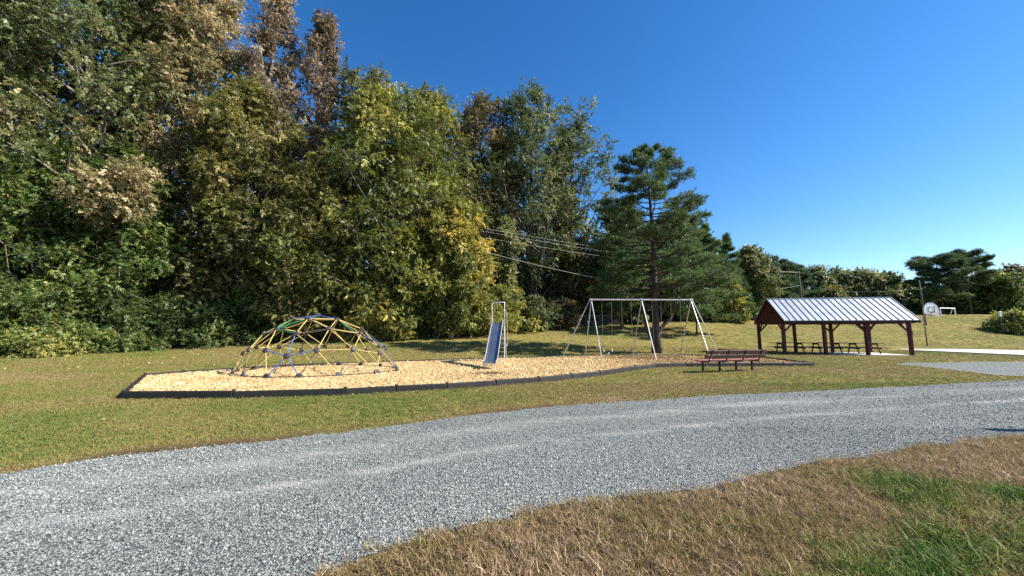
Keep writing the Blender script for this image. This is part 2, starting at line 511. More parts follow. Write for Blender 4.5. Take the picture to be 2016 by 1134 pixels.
# ------------------------------------------------------------------ ground scatter (instances on points)
def scatter(name, label, kind, srcs, pts, rot, scl, tint, rs, parent=None):
    n = len(pts)
    col = bpy.data.collections.new(name + '_sources')
    for s in srcs: col.objects.link(s)
    me = bpy.data.meshes.new(name); me.vertices.add(n); me.vertices.foreach_set('co', np.ascontiguousarray(pts, np.float32).ravel())
    for nm, ty, fld, arr in (('rot', 'FLOAT_VECTOR', 'vector', rot), ('scl', 'FLOAT_VECTOR', 'vector', scl), ('tint', 'FLOAT', 'value', tint)):
        a = me.attributes.new(nm, ty, 'POINT'); a.data.foreach_set(fld, np.ascontiguousarray(arr, np.float32).ravel())
    a = me.attributes.new('pick', 'INT', 'POINT'); a.data.foreach_set('value', rs.randint(0, len(srcs), n).astype(np.int32))
    o = tag(link_mesh(name, me, parent), label, kind=kind)
    g = bpy.data.node_groups.new(name + '_scatter', 'GeometryNodeTree')
    g.interface.new_socket('Geometry', in_out='INPUT', socket_type='NodeSocketGeometry')
    g.interface.new_socket('Geometry', in_out='OUTPUT', socket_type='NodeSocketGeometry')
    N, Lk = g.nodes, g.links
    gi, go = N.new('NodeGroupInput'), N.new('NodeGroupOutput')
    ip = N.new('GeometryNodeInstanceOnPoints'); ci = N.new('GeometryNodeCollectionInfo')
    ci.inputs['Collection'].default_value = col; ci.inputs['Separate Children'].default_value = True; ci.inputs['Reset Children'].default_value = True
    ip.inputs['Pick Instance'].default_value = True
    def na(nm, ty):
        a = N.new('GeometryNodeInputNamedAttribute'); a.data_type = ty; a.inputs['Name'].default_value = nm
        return a.outputs['Attribute']
    e2r = N.new('FunctionNodeEulerToRotation')
    Lk.new(na('rot', 'FLOAT_VECTOR'), e2r.inputs[0]); Lk.new(e2r.outputs[0], ip.inputs['Rotation'])
    Lk.new(na('scl', 'FLOAT_VECTOR'), ip.inputs['Scale']); Lk.new(na('pick', 'INT'), ip.inputs['Instance Index'])
    Lk.new(gi.outputs[0], ip.inputs['Points']); Lk.new(ci.outputs[0], ip.inputs['Instance']); Lk.new(ip.outputs[0], go.inputs[0])
    md = o.modifiers.new('scatter', 'NODES'); md.node_group = g
    return o

def band_points(rs, bands, xlim=None):
    out = []
    for d0, d1, dens in bands:
        w = 1.42 * d1 + 3
        n = int((d1 - d0) * 2 * w * dens)
        out.append(np.stack([rs.uniform(-w, w, n), rs.uniform(d0, d1, n)], 1))
    return np.concatenate(out)

def blade_clump(name, seed, n, h, spread, wid, mat, lean):
    r = random.Random(seed); v, f, tn = [], [], []
    for i in range(n):
        a = r.uniform(0, 6.283); rad = spread * math.sqrt(r.random()); x, y = rad * math.cos(a), rad * math.sin(a)
        la = r.uniform(0, 6.283); ln = r.uniform(.3, 1.0) * lean; hh = h * r.uniform(.5, 1.1)
        wa = r.uniform(0, 6.283); w = wid * r.uniform(.7, 1.3)
        dx, dy = math.cos(la) * ln * hh, math.sin(la) * ln * hh; wx, wy = math.cos(wa) * w / 2, math.sin(wa) * w / 2
        b = len(v)
        v += [(x - wx, y - wy, -.01), (x + wx, y + wy, -.01), (x + dx * .4 - wx * .8, y + dy * .4 - wy * .8, hh * .6), (x + dx * .4 + wx * .8, y + dy * .4 + wy * .8, hh * .6), (x + dx, y + dy, hh)]
        f += [(b, b + 1, b + 3), (b, b + 3, b + 2), (b + 2, b + 3, b + 4)]; t = r.random(); tn += [t] * 3
    me = np_mesh(name, np.array(v), np.array(f), mat, np.array(tn))
    return bpy.data.objects.new(name, me)

def grass_mat():
    t = NT('grass_blades')
    a = t.math('ADD', t.math('MULTIPLY', t.attr('tint', 'INSTANCER'), .70), t.math('MULTIPLY', t.attr('tint'), .30))
    c = t.ramp(a, [(0.03, (.062, .135, .024)), (0.22, (0.108, 0.180, 0.032)), (0.42, (0.238, 0.234, 0.063)), (0.58, (0.318, 0.258, 0.100)), (0.74, (0.281, 0.182, 0.094)), (0.86, (0.396, 0.275, 0.154)), (0.97, (0.680, 0.560, 0.370))])
    b = t.bsdf(c, .6, .25, out=False); tr = t.new('ShaderNodeBsdfTranslucent'); t.link(c, tr.inputs[0])
    mx = t.new('ShaderNodeMixShader'); mx.inputs[0].default_value = .3
    t.link(b.outputs[0], mx.inputs[1]); t.link(tr.outputs[0], mx.inputs[2]); t.link(mx.outputs[0], t.out.inputs[0])
    return t.m
GRASS = grass_mat()

def far_y(x): return np.interp(x, FAR[:, 0], FAR[:, 1])

def build_grass():
    rs = np.random.RandomState(21)
    # verge on the near side of the drive: long dry tufts, greener towards the corner
    P = band_points(rs, [(1.2, 2.6, 430), (2.6, 4.2, 500), (4.2, 7.5, 360)])
    x, y = P[:, 0], P[:, 1]
    k = (y < np.interp(x, NEAR[:, 0], NEAR[:, 1]) + rs.normal(0, .05, len(x))) & (x > -4.5)
    x, y = x[k], y[k]; n = len(x)
    # green where it lies away from the drive
    e = np.interp(x, NEAR[:, 0], NEAR[:, 1]) - y
    green = np.clip((e - .92 - .55 * np.clip((2.4 - x) / 2, 0, 1) + (smooth_noise(x, y, 2.2, 31) - .5) * 1.3) / .45, 0, 1) * np.clip((x - .3) / .8, 0, 1) * np.clip(.25 + smooth_noise(x, y, 5.5, 38) * 1.3, 0, 1)
    tint = np.clip(.85 + rs.normal(0, .17, n) + (smooth_noise(x, y, 2.5, 32) - .5) * .36 - green * .74, 0, 1)
    hs = rs.uniform(.5, 1.2, n) * (1 + .6 * green)
    src = [blade_clump('verge_clump', 40 + i, 14, .066, .06, .0055, GRASS, 1.7) for i in range(4)]
    scatter('verge_grass', 'rough dry verge grass with a green patch on the near side of the drive', 'stuff', src,
            np.stack([x, y, zt(x, y)], 1), np.stack([rs.normal(0, .25, n), rs.normal(0, .25, n), rs.uniform(0, 6.28, n)], 1), np.stack([hs, hs, hs], 1), tint, rs)
    # lawn beyond the drive
    P = band_points(rs, [(3.5, 7, 300), (7, 12, 210), (12, 20, 80), (20, 32, 34), (32, 58, 9)])
    x, y = P[:, 0], P[:, 1]
    far = np.interp(x, FAR[:, 0], FAR[:, 1])
    k = (y > far - np.abs(rs.normal(0, .07, len(x))) + .02) & ~in_poly(x, y, BED) & ~in_poly(x, y, PAD) & ~in_poly(x, y, court)
    k &= rs.uniform(0, 1, len(x)) > forest(x, y) * .9
    k &= rs.uniform(0, 1, len(x)) > 1.4 * soil_fringe(x, y)
    pv = in_poly(x, y, PAV_RING); k &= ~pv
    x, y = x[k], y[k]; n = len(x); e = y - np.interp(x, FAR[:, 0], FAR[:, 1])
    t = .46 + (smooth_noise(x, y, .33, 41) - .5) * .42 + (smooth_noise(x, y, 1.2, 42) - .5) * .36 + rs.normal(0, .13, n)
    t += np.clip(1 - e / .8, 0, 1) * .22 * (x < 3) - np.clip(1 - np.abs(e - .6) / 1.2, 0, 1) * .12 * (x > 6)
    t -= .15 * np.exp(-(((x + 5.8) / 3) ** 2 + ((y - far_y(x) - 1.5) / 1.0) ** 2))
    t -= .16 * np.exp(-(((x + 9.5) / 4) ** 2 + ((y - 7) / 1.6) ** 2))
    t += .04 + .10 * np.clip((y - 24) / 10, 0, 1) + .25 * forest(x, y)
    s = np.interp(y, [4, 12, 20, 32, 58], [.85, 1.0, 1.45, 2.2, 3.6]) * rs.uniform(.75, 1.25, n)
    hz = np.interp(y, [4, 12, 20, 32, 58], [.8, .8, .85, 1.0, 1.2]) * rs.uniform(.7, 1.25, n)
    src = [blade_clump('lawn_clump', 60 + i, 14, .05, .075, .0075, GRASS, 1.5) for i in range(4)]
    scatter('lawn_grass', 'short mown lawn of green and straw blades around the playground', 'stuff', src,
            np.stack([x, y, zt(x, y)], 1), np.stack([rs.normal(0, .2, n), rs.normal(0, .2, n), rs.uniform(0, 6.28, n)], 1), np.stack([s, s, hz], 1), np.clip(t, 0, 1), rs)

def hull_stone(name, seed, mat):
    r = random.Random(seed); bm = bmesh.new()
    for i in range(9):
        v = Vector((r.gauss(0, 1), r.gauss(0, 1), r.gauss(0, 1))).normalized()
        bm.verts.new((v.x * .5 * r.uniform(.8, 1.1), v.y * .38 * r.uniform(.8, 1.1), v.z * .3 * r.uniform(.8, 1.1)))
    bmesh.ops.convex_hull(bm, input=bm.verts)
    me = bpy.data.meshes.new(name); bm.to_mesh(me); bm.free(); me.materials.append(mat)
    return bpy.data.objects.new(name, me)

def build_gravel():
    rs = np.random.RandomState(22)
    t = NT('loose_stone')
    c = t.ramp(t.attr('tint', 'INSTANCER'), [(0, (.10, .107, .10)), (.35, (.225, .244, .232)), (.75, (.335, .355, .335)), (1, (.49, .505, .475))])
    n = t.noise(60, 3, .6, t.pos())
    c = t.mix(.5, c, t.ramp(n.outputs[0], [(.3, (.75, .75, .75)), (.7, (1.15, 1.15, 1.15))]), 'MULTIPLY')
    t.bsdf(c, .85, .25)
    P = band_points(rs, [(1.6, 4, 2400), (4, 6.5, 1500), (6.5, 10, 560), (10, 15, 220)])
    x, y = P[:, 0], P[:, 1]
    far = np.interp(x, FAR[:, 0], FAR[:, 1]); near = np.interp(x, NEAR[:, 0], NEAR[:, 1])
    out_ = rs.standard_t(2.2, len(x)) * .05
    k = (y < far + out_) & (y > near - np.abs(out_))
    # fewer loose stones in the packed wheel tracks
    q = (y - near) / (far - near); wob = .02 * np.sin(x * .9) + .012 * np.sin(x * 2.3 + 1)
    packed = np.exp(-((q - .46 + wob) / .024) ** 2) * np.clip(smooth_noise(x, y * .3, 1.1, 55) * 2.6 - .5, 0, 1) * .85 + .45 * np.exp(-((q - .73 + wob) / .06) ** 2)
    k &= rs.uniform(0, 1, len(x)) > packed
    packed_k = np.clip(packed[k], 0, 1)
    x, y = x[k], y[k]; n = len(x)
    s = np.minimum(rs.lognormal(math.log(.0185), .3, n), .036) * np.interp(y, [2, 7, 15], [.9, 1.1, 1.7])
    z = .008 + s * rs.uniform(-.05, .16, n)
    sc = np.stack([s, s, s * rs.uniform(.8, 1.2, n)], 1)
    src = [hull_stone('stone', 80 + i, t.m) for i in range(6)]
    scatter('loose_gravel', 'loose crushed bluestone covering the drive', 'stuff', src, np.stack([x, y, z], 1),
            np.stack([rs.normal(0, .5, n), rs.normal(0, .5, n), rs.uniform(0, 6.28, n)], 1), sc, np.clip(rs.normal(.5, .19, n) + (smooth_noise(x, y, .8, 56) - .5) * .3 + .35 * packed_k, 0, 1), rs)

def build_chips():
    rs = np.random.RandomState(23)
    t = NT('single_chips')
    c = t.ramp(t.attr('tint', 'INSTANCER'), [(0, (.27, .17, .08)), (.25, (.50, .345, .16)), (.7, (.64, .47, .235)), (1, (.78, .62, .36))])
    t.bsdf(c, .85, .2)
    O = np.array(OUT); lo, hi = O.min(0), O.max(0)
    n = 220000
    x, y = rs.uniform(lo[0], hi[0], n), rs.uniform(lo[1], hi[1], n)
    k = in_poly(x, y, OUT) & (rs.uniform(0, 1, n) < np.interp(y, [9, 15, 26], [1, .6, .3])); x, y = x[k], y[k]; n = len(x)
    red = np.clip((x - 3.6) * .14, 0, .5)
    dark_or_worn = 0
    for px in (1193, 1233, 1292, 1330):
        q = at(px, 703, MULCH_Z); dark_or_worn = dark_or_worn + np.exp(-((x - q.x) / .45) ** 2 - ((y - q.y) / .6) ** 2)
    q = at(960, 735, MULCH_Z); dark_or_worn = dark_or_worn + np.exp(-((x - q.x) / .6) ** 2 - ((y - q.y) / .6) ** 2)
    dark_or_worn = np.clip(dark_or_worn, 0, 1)
    src = []
    for i in range(4):
        r = random.Random(90 + i); m = MB()
        m.box((0, 0, 0), (.058 * r.uniform(.6, 1.3), .02 * r.uniform(.7, 1.4), .008))
        for v in m.v: v += Vector((r.uniform(-.006, .006), r.uniform(-.006, .006), r.uniform(-.003, .003)))
        src.append(bpy.data.objects.new('chip', m.mesh('chip', t.m)))
    s = rs.uniform(.7, 1.35, n) * np.interp(y, [9, 25], [1, 1.5])
    scatter('loose_wood_chips', 'loose tan wood chips lying on the playground bed', 'stuff', src, np.stack([x, y, MULCH_Z + rs.uniform(.0, .022, n)], 1),
            np.stack([rs.normal(0, .35, n), rs.normal(0, .35, n), rs.uniform(0, 6.28, n)], 1), np.stack([s, s, s], 1), np.clip(rs.normal(.56, .22, n) - red - .45 * dark_or_worn + (smooth_noise(x, y, 1.3, 71) - .5) * .3, 0, 1), rs)

def build_fallen():
    rs = np.random.RandomState(24)
    t = NT('dead_leaves')
    c = t.ramp(t.attr('tint', 'INSTANCER'), [(0, (.14, .07, .03)), (.4, (.33, .2, .08)), (.75, (.5, .36, .15)), (1, (.72, .6, .36))])
    t.bsdf(c, .7, .3)
    P = band_points(rs, [(5, 12, 3), (12, 22, 4.5), (22, 46, 5)])
    x, y = P[:, 0], P[:, 1]; u = x / y
    k = (y > np.interp(x, FAR[:, 0], FAR[:, 1])) & ~in_poly(x, y, PAV_RING) & ~in_poly(x, y, court) & ~in_poly(x, y, PAD)
    den = .12 + .75 * np.clip((y - 15) / 12, 0, 1) * (u < .45) + .9 * forest(x, y)
    k &= rs.uniform(0, 1, len(x)) < den * np.where(u > .45, .35, 1) * np.where(in_poly(x, y, BED), .08, 1)
    x, y = x[k], y[k]; n = len(x)
    src = []
    for i in range(3):
        r = random.Random(190 + i)
        V = np.array([(-.5, 0, 0), (-.1, .34, .12 * r.uniform(-1, 2)), (.5, 0, .05), (-.05, -.33, .14 * r.uniform(-1, 2))])
        src.append(bpy.data.objects.new('leaf', np_mesh('leaf', V, np.array([(0, 1, 2), (0, 2, 3)]), t.m)))
    s = rs.uniform(.05, .095, n) * np.interp(y, [6, 12, 20, 46], [.5, .8, 1.1, 1.5])
    scatter('fallen_leaves', 'dry yellow and brown fallen leaves on the lawn', 'stuff', src, np.stack([x, y, zt(x, y) + .035], 1),
            np.stack([rs.normal(0, .4, n), rs.normal(0, .4, n), rs.uniform(0, 6.28, n)], 1), np.stack([s, s, s], 1), np.clip(rs.normal(.55, .25, n), 0, 1), rs)

# ------------------------------------------------------------------ trees
def euler_of(ax, w, nn):
    """XYZ euler angles of the frames whose columns are ax, w, nn"""
    return np.stack([np.arctan2(w[:, 2], nn[:, 2]), -np.arcsin(np.clip(ax[:, 2], -1, 1)), np.arctan2(ax[:, 1], ax[:, 0])], 1)

def unit(v): return v / (np.linalg.norm(v, axis=1)[:, None] + 1e-9)

def leaves(rs, cen, rad, per, size, tint_c, up=.35, squash=.75, aspect=.42):
    """kite-shaped leaves round points -> V, F, tint (for the far mass of the wood)"""
    n = len(cen) * per
    c = np.repeat(cen, per, 0); r = np.repeat(rad, per)
    d = unit(rs.normal(0, 1, (n, 3)))
    p = c + d * (r * rs.uniform(0, 1, n) ** .45)[:, None] * np.array([1, 1, squash])
    ax = unit(d * .6 + rs.normal(0, .7, (n, 3)) + np.array([0, 0, -.25]))
    nr = rs.normal(0, .75, (n, 3)) + np.array([0, 0, up]) + d * .35
    w = unit(np.cross(nr, ax)); nn = np.cross(ax, w)
    L = (size * rs.uniform(.6, 1.35, n))[:, None]
    V = np.stack([p, p + ax * L * .45 + w * L * aspect + nn * L * .08, p + ax * L, p + ax * L * .45 - w * L * aspect + nn * L * .08], 1).reshape(-1, 3)
    return V, np.arange(n * 4).reshape(n, 4), np.clip(np.repeat(tint_c, per) + rs.normal(0, .14, n), 0, 1)

SPRIG = {}
def sprigs(pal):
    """small leafy twigs, about half a metre long, in several shapes"""
    if pal in SPRIG: return SPRIG[pal]
    out = []
    for k in range(6):
        rs = np.random.RandomState(500 + k); n = 23
        q = np.linspace(.08, 1, n) + rs.normal(0, .03, n)
        side = np.where(np.arange(n) % 2, 1, -1)
        p = np.stack([q * .46, .05 * np.sin(q * 4 + k) + rs.normal(0, .03, n), .06 * np.sin(q * 3) + rs.normal(0, .035, n)], 1)
        ax = unit(np.stack([.5 + .5 * q + rs.normal(0, .2, n), side * (1.15 - .8 * q) + rs.normal(0, .25, n), -.22 + rs.normal(0, .3, n)], 1))
        nr = np.array([0, 0, 1.]) + rs.normal(0, .38, (n, 3))
        w = unit(np.cross(nr, ax)); nn = np.cross(ax, w)
        L = (.122 * np.clip(rs.lognormal(0, .25, n), .5, 1.6))[:, None]
        V = np.stack([p, p + ax * L * .42 + w * L * .36 + nn * L * .07, p + ax * L, p + ax * L * .42 - w * L * .36 + nn * L * .07], 1).reshape(-1, 3)
        out.append(bpy.data.objects.new('sprig', np_mesh('sprig', V, np.arange(n * 4).reshape(n, 4), LM[pal], rs.uniform(0, 1, n))))
    SPRIG[pal] = out
    return out

def foliage(name, parent, rs, cen, rad, per, size, tint_c, pal, squash=.75):
    n = len(cen) * per
    c = np.repeat(cen, per, 0); r = np.repeat(rad, per)
    d = unit(rs.normal(0, 1, (n, 3)))
    p = c + d * (r * rs.uniform(0, 1, n) ** .5)[:, None] * np.array([1, 1, squash])
    ax = unit(d * .75 + rs.normal(0, .5, (n, 3)) + np.array([0, 0, -.2]))
    nr = rs.normal(0, .42, (n, 3)) + np.array([0, 0, .8]) + d * .55
    w = unit(np.cross(nr, ax)); nn = np.cross(ax, w)
    p[:, 2] = np.maximum(p[:, 2], .06)
    sc = size * np.clip(rs.lognormal(0, .22, n), .55, 1.7)
    t = np.clip(np.repeat(tint_c, per) + rs.normal(0, .09, n), 0, 1)
    return scatter(name, None, 'stuff', sprigs(pal), p, euler_of(ax, w, nn), np.stack([sc] * 3, 1), t, rs, parent)

TUFT = {}
def tufts_of(pal):
    """needle tufts of unit length"""
    if pal in TUFT: return TUFT[pal]
    out = []
    for k in range(4):
        rs = np.random.RandomState(600 + k); n = 16
        A = unit(np.stack([.9 + 0 * np.arange(n), rs.normal(0, .75, n), rs.normal(0, .75, n)], 1))
        W = unit(np.cross(A, rs.normal(0, 1, A.shape)))
        o = np.stack([rs.uniform(-.5, .25, n), 0 * A[:, 0], 0 * A[:, 0]], 1); L = rs.uniform(.7, 1.15, n)[:, None]
        V = np.stack([o - W * .05, o + W * .05, o + A * L], 1).reshape(-1, 3)
        out.append(bpy.data.objects.new('tuft', np_mesh('tuft', V, np.arange(n * 3).reshape(n, 3), LM[pal], rs.uniform(0, 1, n))))
    TUFT[pal] = out
    return out

def needles(name, parent, rs, cen, rad, tufts, length, tint_c, pal, squash=.42):
    n = len(cen) * tufts
    c = np.repeat(cen, tufts, 0); r = np.repeat(rad, tufts)
    d = unit(rs.normal(0, 1, (n, 3)))
    p = c + d * (r * rs.uniform(0, 1, n) ** .5)[:, None] * np.array([1, 1, squash])
    ax = unit(d * .8 + np.array([0, 0, .7]) + rs.normal(0, .35, (n, 3)))
    w = unit(np.cross(rs.normal(0, 1, (n, 3)), ax)); nn = np.cross(ax, w)
    sc = length * rs.uniform(.75, 1.25, n)
    t = np.clip(np.repeat(tint_c, tufts) + rs.normal(0, .12, n), 0, 1)
    return scatter(name, None, 'stuff', tufts_of(pal), p, euler_of(ax, w, nn), np.stack([sc] * 3, 1), t, rs, parent)

PROFILE = {
    'ovoid': lambda t: max(0.0, math.sin(math.pi * min(1, (t * .93 + .07)) ** .85)) ** .65,
    'broad': lambda t: max(0.0, 1 - (2 * t - .85) ** 2 / 1.35) ** .5,
    'spire': lambda t: max(0.02, (1 - t)) ** .85 * min(1, .6 + t * 2) + .10,
    'cone':  lambda t: max(0.04, (1 - t)) ** .95 * min(1, .6 + t * 4),
    'tall': lambda t: max(0.0, 1 - t ** 2.6) ** .62 * min(1, .6 + 1.3 * t),
    'pine': lambda t: max(0.0, 1 - t) ** .58 * min(1, .78 + t * 2) + .10,
    'dome':  lambda t: max(0.0, 1 - t * t) ** .5,
    'column': lambda t: min(1, .8 + .5 * math.sin(t * 9)) * (1 if t < .85 else max(.2, (1 - t) / .15)),
}

def grow(seed, H, R, cb, prof, nl, lean=(0, 0), sub=3, rise=.8, trunk_r=None, bend=.3):
    """trunk, limbs and the leaf cluster centres of one tree, in local coordinates"""
    r = random.Random(seed); pf = PROFILE[prof]
    tr = trunk_r or max(.05, H * .0135)
    n = 9
    ph, ph2 = r.uniform(0, 6), r.uniform(0, 6)
    def axis(z):
        q = z / H
        return Vector((lean[0] * q ** 1.3 * H + bend * math.sin(q * 3.1 + ph) * q, lean[1] * q * H + bend * math.sin(q * 2.7 + ph2) * q, z))
    wood = [([axis(H * .96 * i / (n - 1)) - Vector((0, 0, .25 if i == 0 else 0)) for i in range(n)], [tr * (1 - .9 * (i / (n - 1)) ** .9) * (1.35 if i == 0 else 1) for i in range(n)])]
    cl = []; lob = [(r.uniform(0, 6.28), r.uniform(.1, .95), r.uniform(.25, .5)) for _ in range(5)]
    zb = H * cb; az = r.uniform(0, 6)
    for i in range(nl):
        t = (i + r.random()) / nl
        az += 2.39996 + r.uniform(-.5, .5)
        rr = R * pf(t) * r.uniform(.68, 1.1)
        for la, lt, ls in lob:                       # some sides bulge, some are hollow
            rr *= 1 + ls * math.cos(az - la) * math.exp(-((t - lt) / .25) ** 2) * .6
        ze = zb + (H - zb) * t
        zs = max(H * .06, ze - rr * rise * r.uniform(.7, 1.2)); zs = min(zs, H * .93)
        s = axis(zs); c0 = axis(ze); e = Vector((c0.x + math.cos(az) * rr, c0.y + math.sin(az) * rr, ze))
        m1 = s.lerp(e, .35) + Vector((r.uniform(-.1, .1), r.uniform(-.1, .1), -.04)) * rr; m2 = s.lerp(e, .7) + Vector((r.uniform(-.1, .1), r.uniform(-.1, .1), .05)) * rr
        lr = max(.016, tr * .5 * (1 - .75 * t) * min(1, rr / (R + .01) + .2))
        wood.append(([s, m1, m2, e], [lr, lr * .75, lr * .5, lr * .18]))
        for q in (.5, .78, 1.0): cl.append(s.lerp(e, q) + Vector((r.gauss(0, .08), r.gauss(0, .08), r.gauss(0, .05))) * rr)
        for k in range(sub):
            q = r.uniform(.35, .95); b = s.lerp(e, q); ang = az + r.choice((-1, 1)) * r.uniform(.5, 1.3); l = rr * r.uniform(.25, .5)
            f = b + Vector((math.cos(ang) * l, math.sin(ang) * l, l * r.uniform(-.1, .7)))
            wood.append(([b, b.lerp(f, .5) + Vector((0, 0, .04 * l)), f], [lr * .45, lr * .3, lr * .1]))
            cl.append(f); cl.append(b.lerp(f, .6))
    for q in (.86, .93, 1.0): cl.append(axis(H * q))
    return wood, np.array([tuple(p) for p in cl])

def wood_mesh(wood, mat, k=6, kl=4):
    m = MB()
    for i, (p, rr) in enumerate(wood): m.tube(p, rr, 9 if i == 0 else kl, caps=(i == 0))
    return m.mesh('trunk', mat, smooth=True)

def broadleaf(name, label, px, d, top, hw, cb, prof, pal, nl=42, per=85, size=.2, seed=0, lean=(0, 0), rise=.8, cr=None, bark=None, group=None,
              tint=.42, tvar=.2, tgrad=0.0, sub=3, cat='tree', parts=('trunk', 'crown'), tr=None, base=None):
    o = place(px, d) if base is None else base
    zt_ = at_d(px, top, d)[2]; H = zt_ - o.z
    f = d * cp + (o.z + H * .55 - EYE) * sp
    R = hw / FPX * f
    th = thing(name, o, label, cat, 0, group)
    rs = np.random.RandomState(seed + 1000)
    rc = (cr or max(.28, R * .19)) * .86
    wood, cl = grow(seed, H - rc * .5, max(.15, R - rc * .6), cb, prof, nl, lean, sub, rise, tr)
    link_mesh(parts[0], wood_mesh(wood, bark or BARK), th)
    n = len(cl)
    hq = cl[:, 2] / H
    tc = tint + rs.normal(0, tvar, n) + tgrad * (hq - .5) + (smooth_noise(cl[:, 0] * 1.0, cl[:, 2] * 1.0, .7, seed) - .5) * .5
    foliage(parts[1], th, rs, cl, rc * rs.uniform(.6, 1.25, n), max(4, int(per / 5.2)), size / .2, tc, pal)
    return th

def pine(name, label, px, d, top, hw, cb, pal='pine', nl=40, tufts=26, per=8, ln=.24, wd=.03, seed=0, prof='cone', pad=.55, limbs_up=.12, group=None, bark=None, tint=.5, low=None, lean=(0, 0), base=None, tr=None, q0=.32):
    o = place(px, d) if base is None else base
    H = at_d(px, top, d)[2] - o.z
    f = d * cp + (o.z + H * .5 - EYE) * sp; R = hw / FPX * f
    th = thing(name, o, label, 'tree', 0, group)
    r = random.Random(seed); rs = np.random.RandomState(seed)
    tr = tr or H * .017; pf = PROFILE[prof]; n = 10; ph = r.uniform(0, 6)
    def axis(z):
        q = z / H
        return Vector((.25 * math.sin(q * 4 + ph) * q + lean[0] * z, .2 * math.sin(q * 3 + ph) * q + lean[1] * z, z))
    wood = [([axis(H * .98 * i / (n - 1)) - Vector((0, 0, .3 if i == 0 else 0)) for i in range(n)], [tr * (1 - .92 * (i / (n - 1))) * (1.3 if i == 0 else 1) for i in range(n)])]
    cl, rad = [], []; az = r.uniform(0, 6)
    for i in range(nl):
        t = (i + r.random() * .8) / nl
        az += 2.39996 + r.uniform(-.6, .6)
        L = R * pf(t) * r.uniform(.6, 1.12)
        zs = H * (cb + (1 - cb) * t * .97)
        s = axis(zs); e = s + Vector((math.cos(az) * L, math.sin(az) * L, L * (limbs_up + .45 * t + r.uniform(-.12, .12))))
        mid = s.lerp(e, .5) + Vector((r.uniform(-.06, .06) * L, r.uniform(-.06, .06) * L, -.05 * L))
        lr = max(.012, tr * .3 * (1 - t * .7)); wood.append(([s, mid, e], [lr, lr * .7, lr * .25]))
        m = max(3, int(3 + L * 1.5))
        for k in range(m):
            q = q0 + (1 - q0) * (k + r.random() * .6) / m
            b = s.lerp(e, q); side = r.choice((-1, 1)); ang = az + side * r.uniform(.4, 1.2); l = L * r.uniform(.1, .34) * (1.15 - q * .5)
            p = b + Vector((math.cos(ang) * l, math.sin(ang) * l, l * r.uniform(.05, .45)))
            wood.append(([b, p], [lr * .35, lr * .12])); cl.append(p); rad.append(pad * r.uniform(.6, 1.2) * min(1, .35 + L / R * 1.1))
        cl.append(e); rad.append(pad * r.uniform(.6, 1.1) * min(1, .35 + L / R * 1.1))
    cl.append(axis(H * .99)); rad.append(pad * .6)
    if low: wood += low
    link_mesh('trunk', wood_mesh(wood, bark or BARK_DARK, kl=5), th)
    cl = np.array([tuple(p) for p in cl]); rad = np.array(rad)
    tc = tint + rs.normal(0, .15, len(cl))
    needles('crown', th, rs, cl, rad, tufts, ln, tc, pal)
    return th

